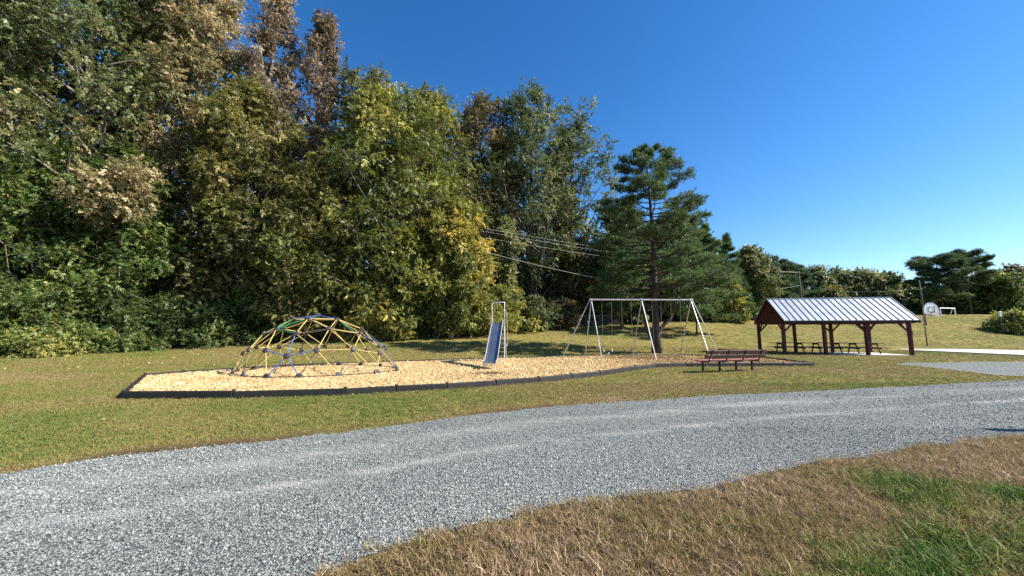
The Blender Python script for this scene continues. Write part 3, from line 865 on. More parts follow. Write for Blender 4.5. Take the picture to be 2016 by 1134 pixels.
def build_trees():
    G = 'trees of the wood behind the playground'
    B = broadleaf
    # far left, tall greens and the browning tops behind them
    B('deciduous_tree', 'tall grey-green tree filling the top left corner of the wood', 95, 31, -190, 205, .2, 'tall', 'greygreen', 84, 105, .21, 1, group=G, tint=.5)
    B('deciduous_tree', 'grey-green tree at the outer left end of the wood', -130, 28, -90, 170, .1, 'tall', 'greygreen', 56, 80, .21, 2, group=G)
    B('deciduous_tree', 'tall tan-topped poplar left of the two brown spires', 345, 35, -80, 125, .18, 'tall', 'tan', 72, 92, .2, 3, group=G, tint=.52, tgrad=.45, rise=1.3, cr=.85)
    B('deciduous_tree', 'purplish brown tree top behind the tan poplar and grey-green tree', 245, 40, -60, 95, .4, 'tall', 'rust', 50, 75, .21, 4, group=G, tint=.3, rise=1.3)
    B('deciduous_tree', 'narrow pinkish brown spire, the taller of the two spires', 495, 38, -50, 98, .3, 'spire', 'rust', 76, 50, .18, 5, group=G, tint=.5, rise=1.6, cr=.72)
    B('deciduous_tree', 'narrow pinkish brown spire, the shorter of the two spires', 596, 38.5, 20, 88, .3, 'spire', 'rust', 68, 50, .18, 6, group=G, tint=.52, rise=1.6, cr=.72)
    B('deciduous_tree', 'wide olive and tan tree below the brown spires', 462, 34, 165, 150, .1, 'tall', 'olive', 66, 95, .2, 7, group=G, tint=.42, tgrad=.3)
    B('deciduous_tree', 'leafy green tree at the left edge below the tallest tree', 45, 27, 265, 130, .06, 'tall', 'green', 50, 90, .18, 8, group=G, tint=.5)
    B('deciduous_tree', 'dark green tree left of the olive and tan tree', 225, 30, 290, 135, .05, 'tall', 'green', 54, 90, .18, 9, group=G, tint=.36)
    B('deciduous_tree', 'slim tree with one peach-tan leafy top against dark green', 222, 27.9, 322, 62, .70, 'broad', 'tan', 16, 62, .18, 10, group=G, tint=.72, tvar=.22, sub=2, cr=.5, tr=.05)
    B('deciduous_tree', 'olive tree with brown leaves behind the left side of the climbing dome', 610, 33.5, 320, 100, .08, 'tall', 'olive', 50, 90, .19, 11, group=G, tint=.42)
    B('deciduous_tree', 'big yellow-green tree behind the climbing dome, the broadest crown', 775, 37, 180, 158, .08, 'broad', 'lime', 76, 95, .2, 12, group=G, tint=.38, tvar=.2)
    B('deciduous_tree', 'green tree top rising above the left of the broad yellow-green crown', 702, 39, 140, 100, .35, 'broad', 'olive', 46, 72, .2, 13, group=G, tint=.36, rise=1.3, cr=.9)
    B('deciduous_tree', 'olive tree top rising above the right of the broad yellow-green crown', 838, 40, 176, 90, .35, 'broad', 'olive', 42, 72, .2, 14, group=G, tint=.4, rise=1.2, cr=.9)
    B('deciduous_tree', 'dull brown-green tree between yellow-green and silvery trees', 938, 49, 190, 98, .22, 'broad', 'brownolive', 56, 85, .22, 15, group=G, tint=.45, rise=1.2)
    B('deciduous_tree', 'tallest silvery green tree left of the pine', 1045, 49, 182, 120, .22, 'broad', 'silver', 72, 80, .22, 16, group=G, tint=.45, lean=(.02, 0), rise=1.4, cr=1.05)
    B('deciduous_tree', 'silvery tree with pale trunk and thin right side beside the pine', 1128, 50, 240, 80, .18, 'broad', 'silver', 50, 66, .21, 17, group=G, tint=.5, bark=BARK_PALE, lean=(.015, 0), rise=1.3, cr=.85)
    B('deciduous_tree', 'golden yellow tree over the slide', 900, 35.5, 390, 98, .06, 'tall', 'yellow', 50, 95, .18, 18, group=G, tint=.46, tvar=.2)
    B('deciduous_tree', 'low yellow-green tree right of the climbing dome', 790, 35, 440, 85, .06, 'tall', 'lime', 42, 90, .17, 19, group=G, tint=.45)
    B('deciduous_tree', 'brown leaved understorey tree left of the swing set', 1130, 49.5, 470, 60, .1, 'tall', 'brownolive', 34, 80, .2, 20, group=G, tint=.4)
    B('deciduous_tree', 'ivy covered trunk standing up from the yellow thicket', 1000, 41, 430, 24, .05, 'column', 'silver', 40, 26, .2, 21, group=G, tint=.6, cr=.4, bark=BARK_PALE)
    # shrubs along the foot of the wood
    S = 'shrubs along the foot of the wood'
    sh = [
        (-70, 23.5, 520, 110, 'darkgreen', .55, 'dark green bush at the outer left end of the thicket'),
        (50, 25, 560, 115, 'green', .5, 'glossy green bush at the left edge above the lawn'),
        (120, 24.6, 640, 120, 'green', .62, 'low bright green bush in front of the left thicket'),
        (215, 27, 560, 85, 'darkgreen', .55, 'dark green bush right of the low bright bush'),
        (255, 26.8, 645, 55, 'darkgreen', .62, 'small rounded dark bush at the lawn edge left of the dome'),
        (325, 29.5, 575, 85, 'darkgreen', .5, 'dark green bush with bare twigs halfway to the dome'),
        (420, 31, 600, 75, 'darkgreen', .6, 'dark green bush beside the left end of the dome'),
        (500, 33, 545, 75, 'green', .38, 'tall green bush behind the left end of the dome'),
        (575, 34, 570, 70, 'darkgreen', .5, 'dark bush directly behind the top of the dome'),
        (655, 35, 530, 65, 'brownolive', .45, 'brownish twiggy bush behind the right half of the dome'),
        (735, 34.2, 545, 70, 'yellow', .6, 'dry golden bush to the right of the dome top'),
        (775, 33.8, 610, 45, 'yellow', .55, 'low golden bush at the right end of the dome'),
        (830, 35.8, 585, 55, 'green', .3, 'dark green bush left of the slide'),
        (915, 37.5, 560, 70, 'lime', .4, 'yellow-green bush behind the slide'),
        (985, 38.5, 565, 62, 'lime', .6, 'bright lime bush right of the slide rails'),
        (1050, 42, 585, 45, 'silver', .5, 'grey-green bush between slide and swing set'),
        (1100, 44.5, 590, 48, 'brownolive', .55, 'brownish bush left of the chain link fence'),
        (1165, 48.5, 585, 45, 'green', .35, 'green bush behind the chain link fence'),
        (1238, 47, 598, 38, 'silver', .5, 'pale green bush seen through the left swings'),
        (1440, 49, 560, 32, 'yellow', .4, 'yellowing shrub right of the pine'),
        (1462, 52, 600, 30, 'darkgreen', .45, 'small dark shrub at the crest right of the swing set'),
    ]
    for i, (px, d, top, hw, pal, ti, lab) in enumerate(sh):
        B('shrub', lab, px, d, top, hw, .02, 'dome', pal, 30, 62, .125 + .002 * (d - 24), 200 + i, group=S, tint=ti, cat='shrub', parts=('stem', 'foliage'), sub=3, rise=.5, tr=.05, cr=hw / FPX * d * .2)
    # the big pine on the lawn with two low limbs
    def P(*a): return Vector(a)
    low = [([P(0, 0, .5), P(-.35, -.05, 1.0), P(-.75, -.1, 1.9), P(-.9, -.1, 3.0), P(-.7, 0, 4.2)], [.15, .13, .11, .09, .05]),
           ([P(0, 0, 1.3), P(.6, .05, 2.0), P(1.2, .1, 2.6), P(1.45, .1, 3.4), P(1.9, .2, 4.6)], [.16, .14, .12, .1, .05]),
           ([P(0, 0, 2.2), P(.9, -.3, 3.6), P(1.6, -.4, 4.6)], [.1, .08, .03]), ([P(0, 0, 3.0), P(-1.0, .3, 3.9), P(-2.2, .5, 4.4)], [.09, .07, .03])]
    pb = at(1293, 696.5)
    pine('pine_tree', 'big lone pine with dark trunk standing behind the swing set', 1293, pb.y, 292, 122, .26, 'pine', 94, 21, 9, .21, .026, 31, pad=.56, prof='pine', limbs_up=.02, q0=.5, low=low, base=Vector((pb.x, pb.y, zg(pb.x, pb.y))), tr=.30, tint=.52)
    pine('pine_tree', 'sunlit low pine bough tree right of the big pine trunk', 1372, 40, 462, 80, .12, 'pine', 40, 26, 8, .28, .036, 32, pad=.75, prof='pine', tint=.62, tr=.08)
    pine('pine_tree', 'low lime-green pine left of the big pine trunk', 1225, 44, 470, 65, .1, 'pine', 34, 24, 8, .3, .04, 33, pad=.8, prof='ovoid', tint=.6)
    # dark trees behind the pine
    D = 'dark trees behind the lone pine'
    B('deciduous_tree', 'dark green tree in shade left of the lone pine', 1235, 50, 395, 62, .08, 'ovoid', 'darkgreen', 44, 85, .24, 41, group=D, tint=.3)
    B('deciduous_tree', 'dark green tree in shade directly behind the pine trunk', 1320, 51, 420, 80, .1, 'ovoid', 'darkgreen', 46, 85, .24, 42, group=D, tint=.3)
    pine('conifer_tree', 'dark conifer at the right shoulder of the pine', 1400, 52, 440, 62, .08, 'pine', 40, 24, 7, .4, .06, 43, pad=.9, group=D)
    pine('conifer_tree', 'ragged dark conifer one step right of the shoulder conifer', 1440, 56, 462, 48, .1, 'pine', 34, 24, 7, .4, .06, 44, pad=.9, group=D)
    # far hill crest
    E = 'trees on the crest beyond the pavilion'
    B('deciduous_tree', 'thin olive tree with visible pale stem left of the pavilion', 1487, 60, 487, 38, .25, 'tall', 'greygreen', 38, 70, .24, 51, group=E, tint=.5, bark=BARK_PALE)
    for i, (px, d, top, hw, lab) in enumerate([
        (1478, 74, 496, 44, 'dark conifer behind the thin olive tree'), (1518, 78, 508, 46, 'leftmost tall dark conifer above the pavilion ridge'),
        (1548, 80, 514, 40, 'middle tall dark conifer above the pavilion ridge'), (1572, 82, 524, 34, 'dark conifer beside the utility pole')]):
        pine('conifer_tree', lab, px, d, top, hw, .03, 'conifer', 46, 26, 6, .5, .1, 60 + i, pad=1.2, prof='pine', group=E)
    for i, (px, d, top, hw, pal, ti, lab) in enumerate([
        (1612, 88, 526, 44, 'silver', .68, 'rounded grey-green tree just right of the utility pole'),
        (1662, 90, 530, 44, 'silver', .62, 'rounded grey-green tree over the middle of the pavilion roof'),
        (1708, 88, 531, 44, 'silver', .68, 'rounded grey-green tree over the right half of the pavilion roof'),
        (1748, 86, 540, 38, 'silver', .68, 'last rounded grey-green tree right of the pavilion ridge'),
        (1640, 78, 572, 26, 'olive', .35, 'small pale tree peeking over the pavilion ridge'),
        (1795, 84, 560, 30, 'green', .35, 'low dark tree behind the thin leaning pole'),
        (1960, 74, 536, 54, 'green', .3, 'round dark tree right of the twin flat-topped pines'),
        (2003, 76, 526, 46, 'brownolive', .35, 'browning round tree at the right edge of the crest'),
        (2085, 74, 530, 60, 'brownolive', .4, 'browning tree just outside the right edge'),
        (1880, 78, 575, 60, 'green', .25, 'low dark tree under the twin flat-topped pines'),
        (1835, 78, 580, 40, 'green', .28, 'low dark tree behind the basketball backboard')]):
        B('deciduous_tree', lab, px, d, top, hw, .05, 'broad', pal, 34, 70, .34, 70 + i, group=E, tint=ti)
    pine('pine_tree', 'flat-topped pine behind the basketball backboard, left of the twin pines', 1858, 70, 508, 48, .25, 'conifer', 30, 26, 7, .45, .07, 91, pad=1.0, prof='broad', group=E)
    pine('pine_tree', 'flat-topped pine with open crown, right of the twin pines', 1913, 71, 503, 40, .5, 'conifer', 22, 26, 7, .45, .07, 92, pad=.9, prof='broad', group=E)
    # bush on the slope at the right
    o = at_d(1998, 647, 46)
    B('shrub', 'green bush on the slope at the right edge', 2000, 46, 615, 42, .02, 'dome', 'lime', 30, 70, .17, 95, tint=.45, cat='shrub', parts=('stem', 'foliage'), rise=.5, tr=.05, cr=.55)

def build_woods():
    """the closed mass of the wood behind the first row"""
    rs = np.random.RandomState(77)
    n = 90000
    px = rs.uniform(-350, 1500, n); d = np.interp(px, [-350, 0, 450, 800, 1150, 1500], [30, 33, 42, 46, 54, 62]) + rs.uniform(0, 9, n)
    x = (px - 1008) / FPX * d; z0 = zt(x, d)
    top = np.interp(px, [-350, 200, 430, 560, 640, 700, 860, 1000, 1140, 1190, 1260, 1380, 1500], [-60, -60, 60, 190, 220, 220, 250, 260, 330, 470, 450, 500, 560]) + 40 * np.sin(px * .035) + 25 * np.sin(px * .011 + 1)
    zh = EYE + (654 - top) / FPX * d
    z = z0 + (zh - z0) * np.where(np.arange(n) < n * .42, rs.uniform(0, .3, n), rs.uniform(0, 1, n))
    cen = np.stack([x, d, z], 1)
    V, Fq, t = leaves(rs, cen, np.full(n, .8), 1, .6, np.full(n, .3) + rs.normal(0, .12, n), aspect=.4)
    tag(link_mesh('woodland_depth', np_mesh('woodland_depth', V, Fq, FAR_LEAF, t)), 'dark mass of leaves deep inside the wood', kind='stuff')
    m = MB(); r = random.Random(5)
    for i in range(70):
        px_ = r.uniform(-250, 1300); dd = float(np.interp(px_, [-350, 0, 450, 800, 1150, 1500], [29, 31, 38, 42, 50, 58])) + r.uniform(0, 6)
        o = place(px_, dd); h = r.uniform(7, 15); l = r.uniform(-1, 1)
        m.tube([o - Vector((0, 0, .2)), o + Vector((l * .3, 0, h * .5)), o + Vector((l, 0, h))], [.16, .11, .05], 5)
    tag(m.build('woodland_stems', BARK, smooth=True), 'thin grey stems standing deep inside the wood', kind='stuff')

# ------------------------------------------------------------------ pavilion
PO, PR, PL, PW = Vector((18.93, 27.0, 0)), math.radians(-9.1), 7.65, 3.63
def pav(x, y):
    c, s = math.cos(PR), math.sin(PR)
    return (PO.x + c * x - s * y, PO.y + s * x + c * y)
PAV_RING = [pav(-.35, -.3), pav(PL + .5, -.3), pav(PL + .5, PW + .35), pav(-.35, PW + .35)]

def build_pavilion():
    red = plain('oxblood_paint', (.075, .010, .018), .6, .3, 5, .35, 0, .2, 40, grain=(1, 1, .2))
    dark = plain('dark_red_trim', (.034, .009, .013), .6, .3, 4, .35, 0, .2, 40)
    metal = plain('galvanised_roofing', (.47, .50, .52), .42, .10, 1.5, .5, .35, .06, 30)
    seam = plain('roof_seam', (.30, .33, .36), .45, .15, 3, .5, .35, .05, 30)  # darker than the panels: the seams' thin shadow lines are in this colour
    th = thing('picnic_pavilion', PO, 'open dark red picnic shelter with pale ribbed metal gable roof', 'pavilion', PR)
    zE, over_l, over_r, ov = 2.34, .12, .42, .42        # eave height at the wall line, overhangs
    half = PW / 2; slope = (4.02 - zE) / (half + ov); zr = 4.02
    for i in range(4):
        for j in (0, 1):
            m = MB(); m.box((PL * i / 3, PW * j, 1.07), (.19, .19, 2.16)); m.build('post', red, th, bevel=.012)
    # wall beams
    for j in (0, 1):
        m = MB(); m.box(((PL + over_r - over_l) / 2, PW * j, 2.24), (PL + over_l + over_r - .1, .15, .2)); m.build('beam', dark, th, bevel=.01)
    for x in (0, PL / 3, 2 * PL / 3, PL):
        m = MB(); m.box((x, half, 2.235), (.12, PW - .16, .19)); m.build('tie_beam', dark, th, bevel=.01)
    # knee braces
    for i in range(4):
        x = PL * i / 3
        for j in (0, 1):
            y = PW * j
            if i in (0, 2, 3):
                for sgn in (-1, 1):
                    if i == 0 and sgn < 0 or i == 3 and sgn > 0: continue
                    m = MB(); m.beam((x + sgn * .09, y, 1.62), (x + sgn * .62, y, 2.16), .07, .1); m.build('knee_brace', red, th)
            if i in (0, 3):
                sg = 1 if j == 0 else -1
                m = MB(); m.beam((x, y + sg * .09, 1.62), (x, y + sg * .62, 2.16), .07, .1); m.build('knee_brace', red, th)
    # gable boards, vertical, each its own
    for gx in (-.03, PL + over_r - .35):
        n = 14
        for k in range(n):
            y0, y1 = -.12 + (PW + .24) * k / n, -.12 + (PW + .24) * (k + 1) / n - .012
            z0 = 2.15; zz = lambda y: min(zr - .12, zr - .10 - slope * abs(y - half))
            m = MB(); b = len(m.v)
            for xx in (gx - .012, gx + .012):
                m.v += [Vector((xx, y0, z0)), Vector((xx, y1, z0)), Vector((xx, y1, max(z0 + .02, zz(y1)))), Vector((xx, y0, max(z0 + .02, zz(y0))))]
            m.f += [(3, 2, 1, 0), (4, 5, 6, 7), (0, 1, 5, 4), (1, 2, 6, 5), (2, 3, 7, 6), (3, 0, 4, 7)]
            m.build('gable_board', red, th)
    # roof: one panel per seam bay on each slope, raised seams between
    X0, X1 = -over_l, PL + over_r; n = 20
    for sgn in (-1, 1):
        ye, ze = half + sgn * (half + ov), zr - slope * (half + ov)
        for k in range(n):
            a, b = X0 + (X1 - X0) * k / n, X0 + (X1 - X0) * (k + 1) / n
            m = MB(); m.beam(((a + b) / 2, half + sgn * .01, zr), ((a + b) / 2, ye, ze), b - a - .004, .03); m.build('roof_panel', metal, th)
        for k in range(n + 1):
            a = X0 + (X1 - X0) * k / n; a = min(max(a, X0 + .02), X1 - .02)
            m = MB(); m.beam((a, half + sgn * .06, zr + .005), (a, ye + sgn * .005, ze + .036), .034, .045); m.build('roof_seam', seam, th)
        m = MB(); m.box(((X0 + X1) / 2, ye - sgn * .02, ze - .10), (X1 - X0 - .01, .035, .15)); m.build('fascia', dark, th)
        for xx in (X0 + .02, X1 - .02):
            m = MB(); m.beam((xx, half + sgn * .02, zr - .10), (xx, ye, ze - .10), .04, .15); m.build('barge_board', dark, th)
    m = MB(); m.beam((X0, half, zr + .035), (X1, half, zr + .035), .24, .02)
    for sgn in (-1, 1): m.beam((X0, half + sgn * .10, zr - .0), (X1, half + sgn * .10, zr - .0), .03, .07)
    m.build('ridge_cap', metal, th)
    # small box fixed to the right front post
    m = MB(); m.box((PL + .11, .0, 1.5), (.10, .12, .26)); m.build('switch_box', dark, th, bevel=.01)
    # concrete floor
    m = MB(); m.poly_prism([pav(3.4, -.12), pav(PL + .1, -.12), pav(PL + .1, PW + .1), pav(3.4, PW + .1)], -.1, .03); tag(m.build('pavilion_floor', CONC), 'thin concrete floor slab under the picnic shelter', kind='structure')
    wood = plain('weathered_brown_boards', (.10, .055, .040), .7, .35, 5, .3, 0, .3, 50, grain=(.3, 3, 3))
    labs = ['brown wooden picnic table at the left end of the shelter', 'brown wooden picnic table in the middle of the shelter', 'brown wooden picnic table at the right end of the shelter']
    proto = None
    for i, xx in enumerate((1.31, 3.73, 6.14)):
        loc = Vector((*pav(xx, 2.05), .03))
        if proto is None:
            proto = thing('picnic_table', loc, labs[0], 'picnic table', PR, 'picnic tables under the shelter')
            for k in range(5):
                m = MB(); m.box((0, -.30 + .15 * k, .735), (2.36, .138, .04)); m.build('top_plank', wood, proto)
            for sg in (-1, 1):
                for k in (0, 1):
                    m = MB(); m.box((0, sg * (.60 + .15 * k), .435), (2.36, .138, .04)); m.build('seat_plank', wood, proto)
            for ex in (-.67, .67):
                m = MB(); m.box((ex, 0, .67), (.045, .70, .09)); m.build('top_bearer', wood, proto)
                m = MB(); m.box((ex, 0, .37), (.045, 1.5, .09)); m.build('seat_bearer', wood, proto)
                for sg in (-1, 1):
                    m = MB(); m.beam((ex + .045, sg * .26, .71), (ex + .045, sg * .56, 0), .042, .09); m.build('leg', wood, proto)
        else:
            c = copy_tree(proto); c.location = loc; c['label'] = labs[i]

# ------------------------------------------------------------------ climbing dome
def geodesic():
    lat = math.atan(.5)
    V = [(0, 0, 1)] + [(math.cos(lat) * math.cos(2 * math.pi * i / 5), math.cos(lat) * math.sin(2 * math.pi * i / 5), math.sin(lat)) for i in range(5)] \
        + [(math.cos(lat) * math.cos(2 * math.pi * (i + .5) / 5), math.cos(lat) * math.sin(2 * math.pi * (i + .5) / 5), -math.sin(lat)) for i in range(5)]
    V = np.array(V)
    tri = [(0, 1 + i, 1 + (i + 1) % 5) for i in range(5)] + [(1 + i, 6 + i, 1 + (i + 1) % 5) for i in range(5)] + [(1 + i, 6 + (i - 1) % 5, 6 + i) for i in range(5)]
    pts, E, pent = [], set(), set()
    def add(p):
        p = p / np.linalg.norm(p)
        for i, q in enumerate(pts):
            if np.linalg.norm(p - q) < 1e-4: return i
        pts.append(p); return len(pts) - 1
    for a, b, d in tri:
        g = {(i, j): add((V[a] * (3 - i - j) + V[b] * i + V[d] * j) / 3) for i in range(4) for j in range(4 - i)}
        pent |= {g[0, 0], g[3, 0], g[0, 3]}
        for (i, j) in g:
            for di, dj in ((1, 0), (0, 1), (1, -1)):
                if (i + di, j + dj) in g: E.add(tuple(sorted((g[i, j], g[i + di, j + dj]))))
    return np.array(pts), sorted(E), pent

def build_dome():
    P, E, pent = geodesic()
    cx, cy, R, Hh = -7.15, 14.76, 2.40, 2.10
    keep = P[:, 2] > .1; base = keep & (P[:, 2] < .2)
    rb = np.linalg.norm(P[base, :2], axis=1).mean(); a = math.radians(58.07)
    h = P[:, 2] - .18; h[base] = 0; h = h / h.max() * Hh
    X = (P[:, 0] * math.cos(a) - P[:, 1] * math.sin(a)) * R / rb; Y = (P[:, 0] * math.sin(a) + P[:, 1] * math.cos(a)) * R / rb
    tX = X / R
    X = X * np.where(tX > 0, 1 + .30 * np.clip(tX, 0, 1.2) ** 2.2, 1 + .12 * np.clip(-tX, 0, 1.2) ** 2)
    X = X - .28
    Q = [Vector((X[i], Y[i], h[i] + (.045 if base[i] else 0))) for i in range(len(P))]
    yel = plain('yellow_paint', (.50, .375, .13), .5, .2, 5, .4, 0, .1, 60)
    blue = plain('blue_paint', (.05, .13, .42), .5, .25, 5, .4, 0, .1, 60)
    green = plain('green_paint', (.02, .26, .13), .5, .25, 5, .4, 0, .1, 60)
    dark_or_worn = plain('dark_brown_paint', (.075, .06, .05), .6, .3, 5, .4, 0, .1, 60)  # dark brown coat for the base ring and some random bars
    hubm = plain('grey_black_hub', (.045, .045, .048), .55, .4, 8, .4, 0, .5, 30)
    th = thing('climbing_dome', (cx, cy, MULCH_Z), 'geodesic climbing dome of yellow, blue and green bars with dark hubs', 'climbing dome')
    def near(px, py):
        best, bi = 1e9, 0
        for i in range(len(P)):
            if not keep[i]: continue
            p = Q[i] + Vector((cx, cy, MULCH_Z)); f = p.y * cp + (p.z - EYE) * sp
            x, y = 1008 + FPX * p.x / f, 567 - FPX * (-p.y * sp + (p.z - EYE) * cp) / f
            q = (x - px) ** 2 + (y - py) ** 2
            if q < best: best, bi = q, i
        return bi
    stars = {near(564, 703), near(767, 699), near(628, 620)}
    tri = {near(640, 651), near(704, 653), near(662, 631)}; left = near(545, 650)
    r = random.Random(3)
    faded = plain('faded_blue_paint', (.11, .15, .23), .55, .25, 5, .4, 0, .1, 60)
    for i in range(len(P)):
        if not keep[i]: continue
        n = Vector((X[i], Y[i], h[i] * 1.1 + .3)).normalized() if not base[i] else Vector((X[i], Y[i], .7)).normalized()
        m = MB()
        rad = .115 if base[i] else .098
        m.tube([Q[i] - n * .045, Q[i] - n * .03, Q[i] + n * .035, Q[i] + n * .055], [rad * .7, rad, rad, rad * .6], 9)
        m.build('hub', hubm, th)
    for (i, j) in E:
        if not (keep[i] and keep[j]): continue
        mat, lab = yel, None
        if base[i] and base[j]: mat = dark_or_worn
        elif i in tri and j in tri: mat, lab = green, 'green painted bar'
        elif i == left or j == left:
            if Q[i].z + Q[j].z > 2.9: mat, lab = green, 'green painted bar'
        elif i in stars or j in stars: mat, lab = (blue, 'blue painted bar') if Q[i].x + Q[j].x < 3 else (faded, 'faded blue bar')
        elif r.random() < .2: mat, lab = dark_or_worn, 'dark brown bar'
        d = (Q[j] - Q[i]).normalized()
        m = MB(); m.tube([Q[i] + d * .05, Q[j] - d * .05], .0152 if not (base[i] and base[j]) else .016, 7)
        m.build('bar', mat, th, smooth=False, label=lab)

# ------------------------------------------------------------------ slide
def build_slide():
    galv = plain('galvanised_pipe', (.60, .62, .61), .45, .15, 4, .5, .55, .06, 40)
    bed = plain('steel_slide_bed', (.24, .27, .31), .3, .12, 1.4, .5, .85, .03, 20)
    side = plain('slide_side_steel', (.5, .5, .5), .45, .15, 3, .5, .5, .05, 30)
    step = plain('ladder_tread', (.30, .25, .21), .6, .25, 6, .4, .1, .2, 40)
    a = at(963, 728, MULCH_Z); ang = math.radians(-3.0)
    th = thing('playground_slide', (a.x, a.y, MULCH_Z), 'tall steel slide with straight chute and ladder behind it', 'slide', ang)
    w = .26
    # chute profile y,z in local coordinates
    prof = [(0, .22), (.35, .22), (.62, .27), (.95, .42), (1.6, .81), (2.4, 1.27), (3.2, 1.72), (3.55, 1.89), (3.75, 1.93), (4.1, 1.93)]
    m = MB()
    xsn = [-w, -w + .03, w - .03, w]; hh = [.10, 0, 0, .10]
    for (y, z) in prof:
        for x, dz in zip(xsn, hh): m.v.append(Vector((x, y, z + dz)))
        for x, dz in zip(xsn, hh): m.v.append(Vector((x * .985, y, z + dz - .012)))
    for i in range(len(prof) - 1):
        b = i * 8
        for k in range(3):
            m.f.append((b + k, b + k + 1, b + 8 + k + 1, b + 8 + k)); m.f.append((b + 4 + k, b + 12 + k, b + 13 + k, b + 5 + k))
        m.f.append((b, b + 8, b + 12, b + 4)); m.f.append((b + 3, b + 7, b + 15, b + 11))
    m.f.append((0, 4, 5, 1)); m.f.append((1, 5, 6, 2)); m.f.append((2, 6, 7, 3))
    m.build('chute', bed, th)
    for s in (-1, 1):
        m = MB(); m.tube([(s * w, y, z + .105) for y, z in prof], .019, 7); m.build('chute_rail', side, th, smooth=True)
    m = MB(); m.tube([(-w, .0, .225), (w, 0, .225)], .025, 8); m.build('exit_lip', side, th)
    for s in (-1, 1):
        m = MB(); m.tube([(s * (w - .05), .25, .2), (s * (w - .05), .25, -.1)], .024, 7); m.build('exit_leg', galv, th)
    # platform, hoop and handrails
    m = MB(); m.box((0, 4.02, 1.90), (.56, .42, .04)); m.build('platform', step, th)
    m = MB(); m.tube([(-.30, 3.88, 1.75), (-.31, 3.88, 2.90), (-.295, 3.88, 2.925), (.295, 3.88, 2.925), (.31, 3.88, 2.90), (.30, 3.88, 1.75)], .024, 8); m.build('hoop_rail', galv, th, smooth=True)
    for s in (-1, 1):
        m = MB(); m.tube([(s * .31, 3.86, 2.55), (s * .36, 4.25, 2.50), (s * .39, 4.55, 2.15), (s * .40, 5.2, .95), (s * .36, 5.25, .78), (s * .30, 5.12, .72)], .019, 7); m.build('handrail', galv, th, smooth=True)
        m = MB(); m.tube([(s * .29, 4.22, 1.95), (s * .30, 5.62, -.1)], .026, 8); m.build('ladder_rail', galv, th)
        m = MB(); m.tube([(s * .31, 3.88, 2.55), (s * .30, 4.22, 1.93)], .018, 7); m.build('rail_strut', galv, th)
        m = MB(); m.tube([(s * .30, 3.95, 1.86), (s * .33, 3.7, -.1)], .022, 8); m.build('support_leg', galv, th)
    for k in range(8):
        q = (k + .6) / 8.4; y, z = 4.22 + (5.56 - 4.22) * q, 1.95 * (1 - q)
        m = MB(); m.box((0, y - .03, z), (.56, .20, .055)); m.build('ladder_step', step, th)
    p = at(960, 735, MULCH_Z)  # dark sheet painting the exit's shade and hollow onto the chips
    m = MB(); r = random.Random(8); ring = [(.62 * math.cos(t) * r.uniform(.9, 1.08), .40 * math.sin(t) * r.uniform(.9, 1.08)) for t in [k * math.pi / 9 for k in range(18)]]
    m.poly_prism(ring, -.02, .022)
    mt = tag(m.build('slide_foot_shade', plain('dark_shade_patch', (.03, .026, .024), .8, .4, 8, .3, 0, .3, 60)), 'dark patch standing in for shade and the hollow at the foot of the slide', 'mat')  # no mat: a dark sheet for the exit's shade and hollow
    mt.location = p

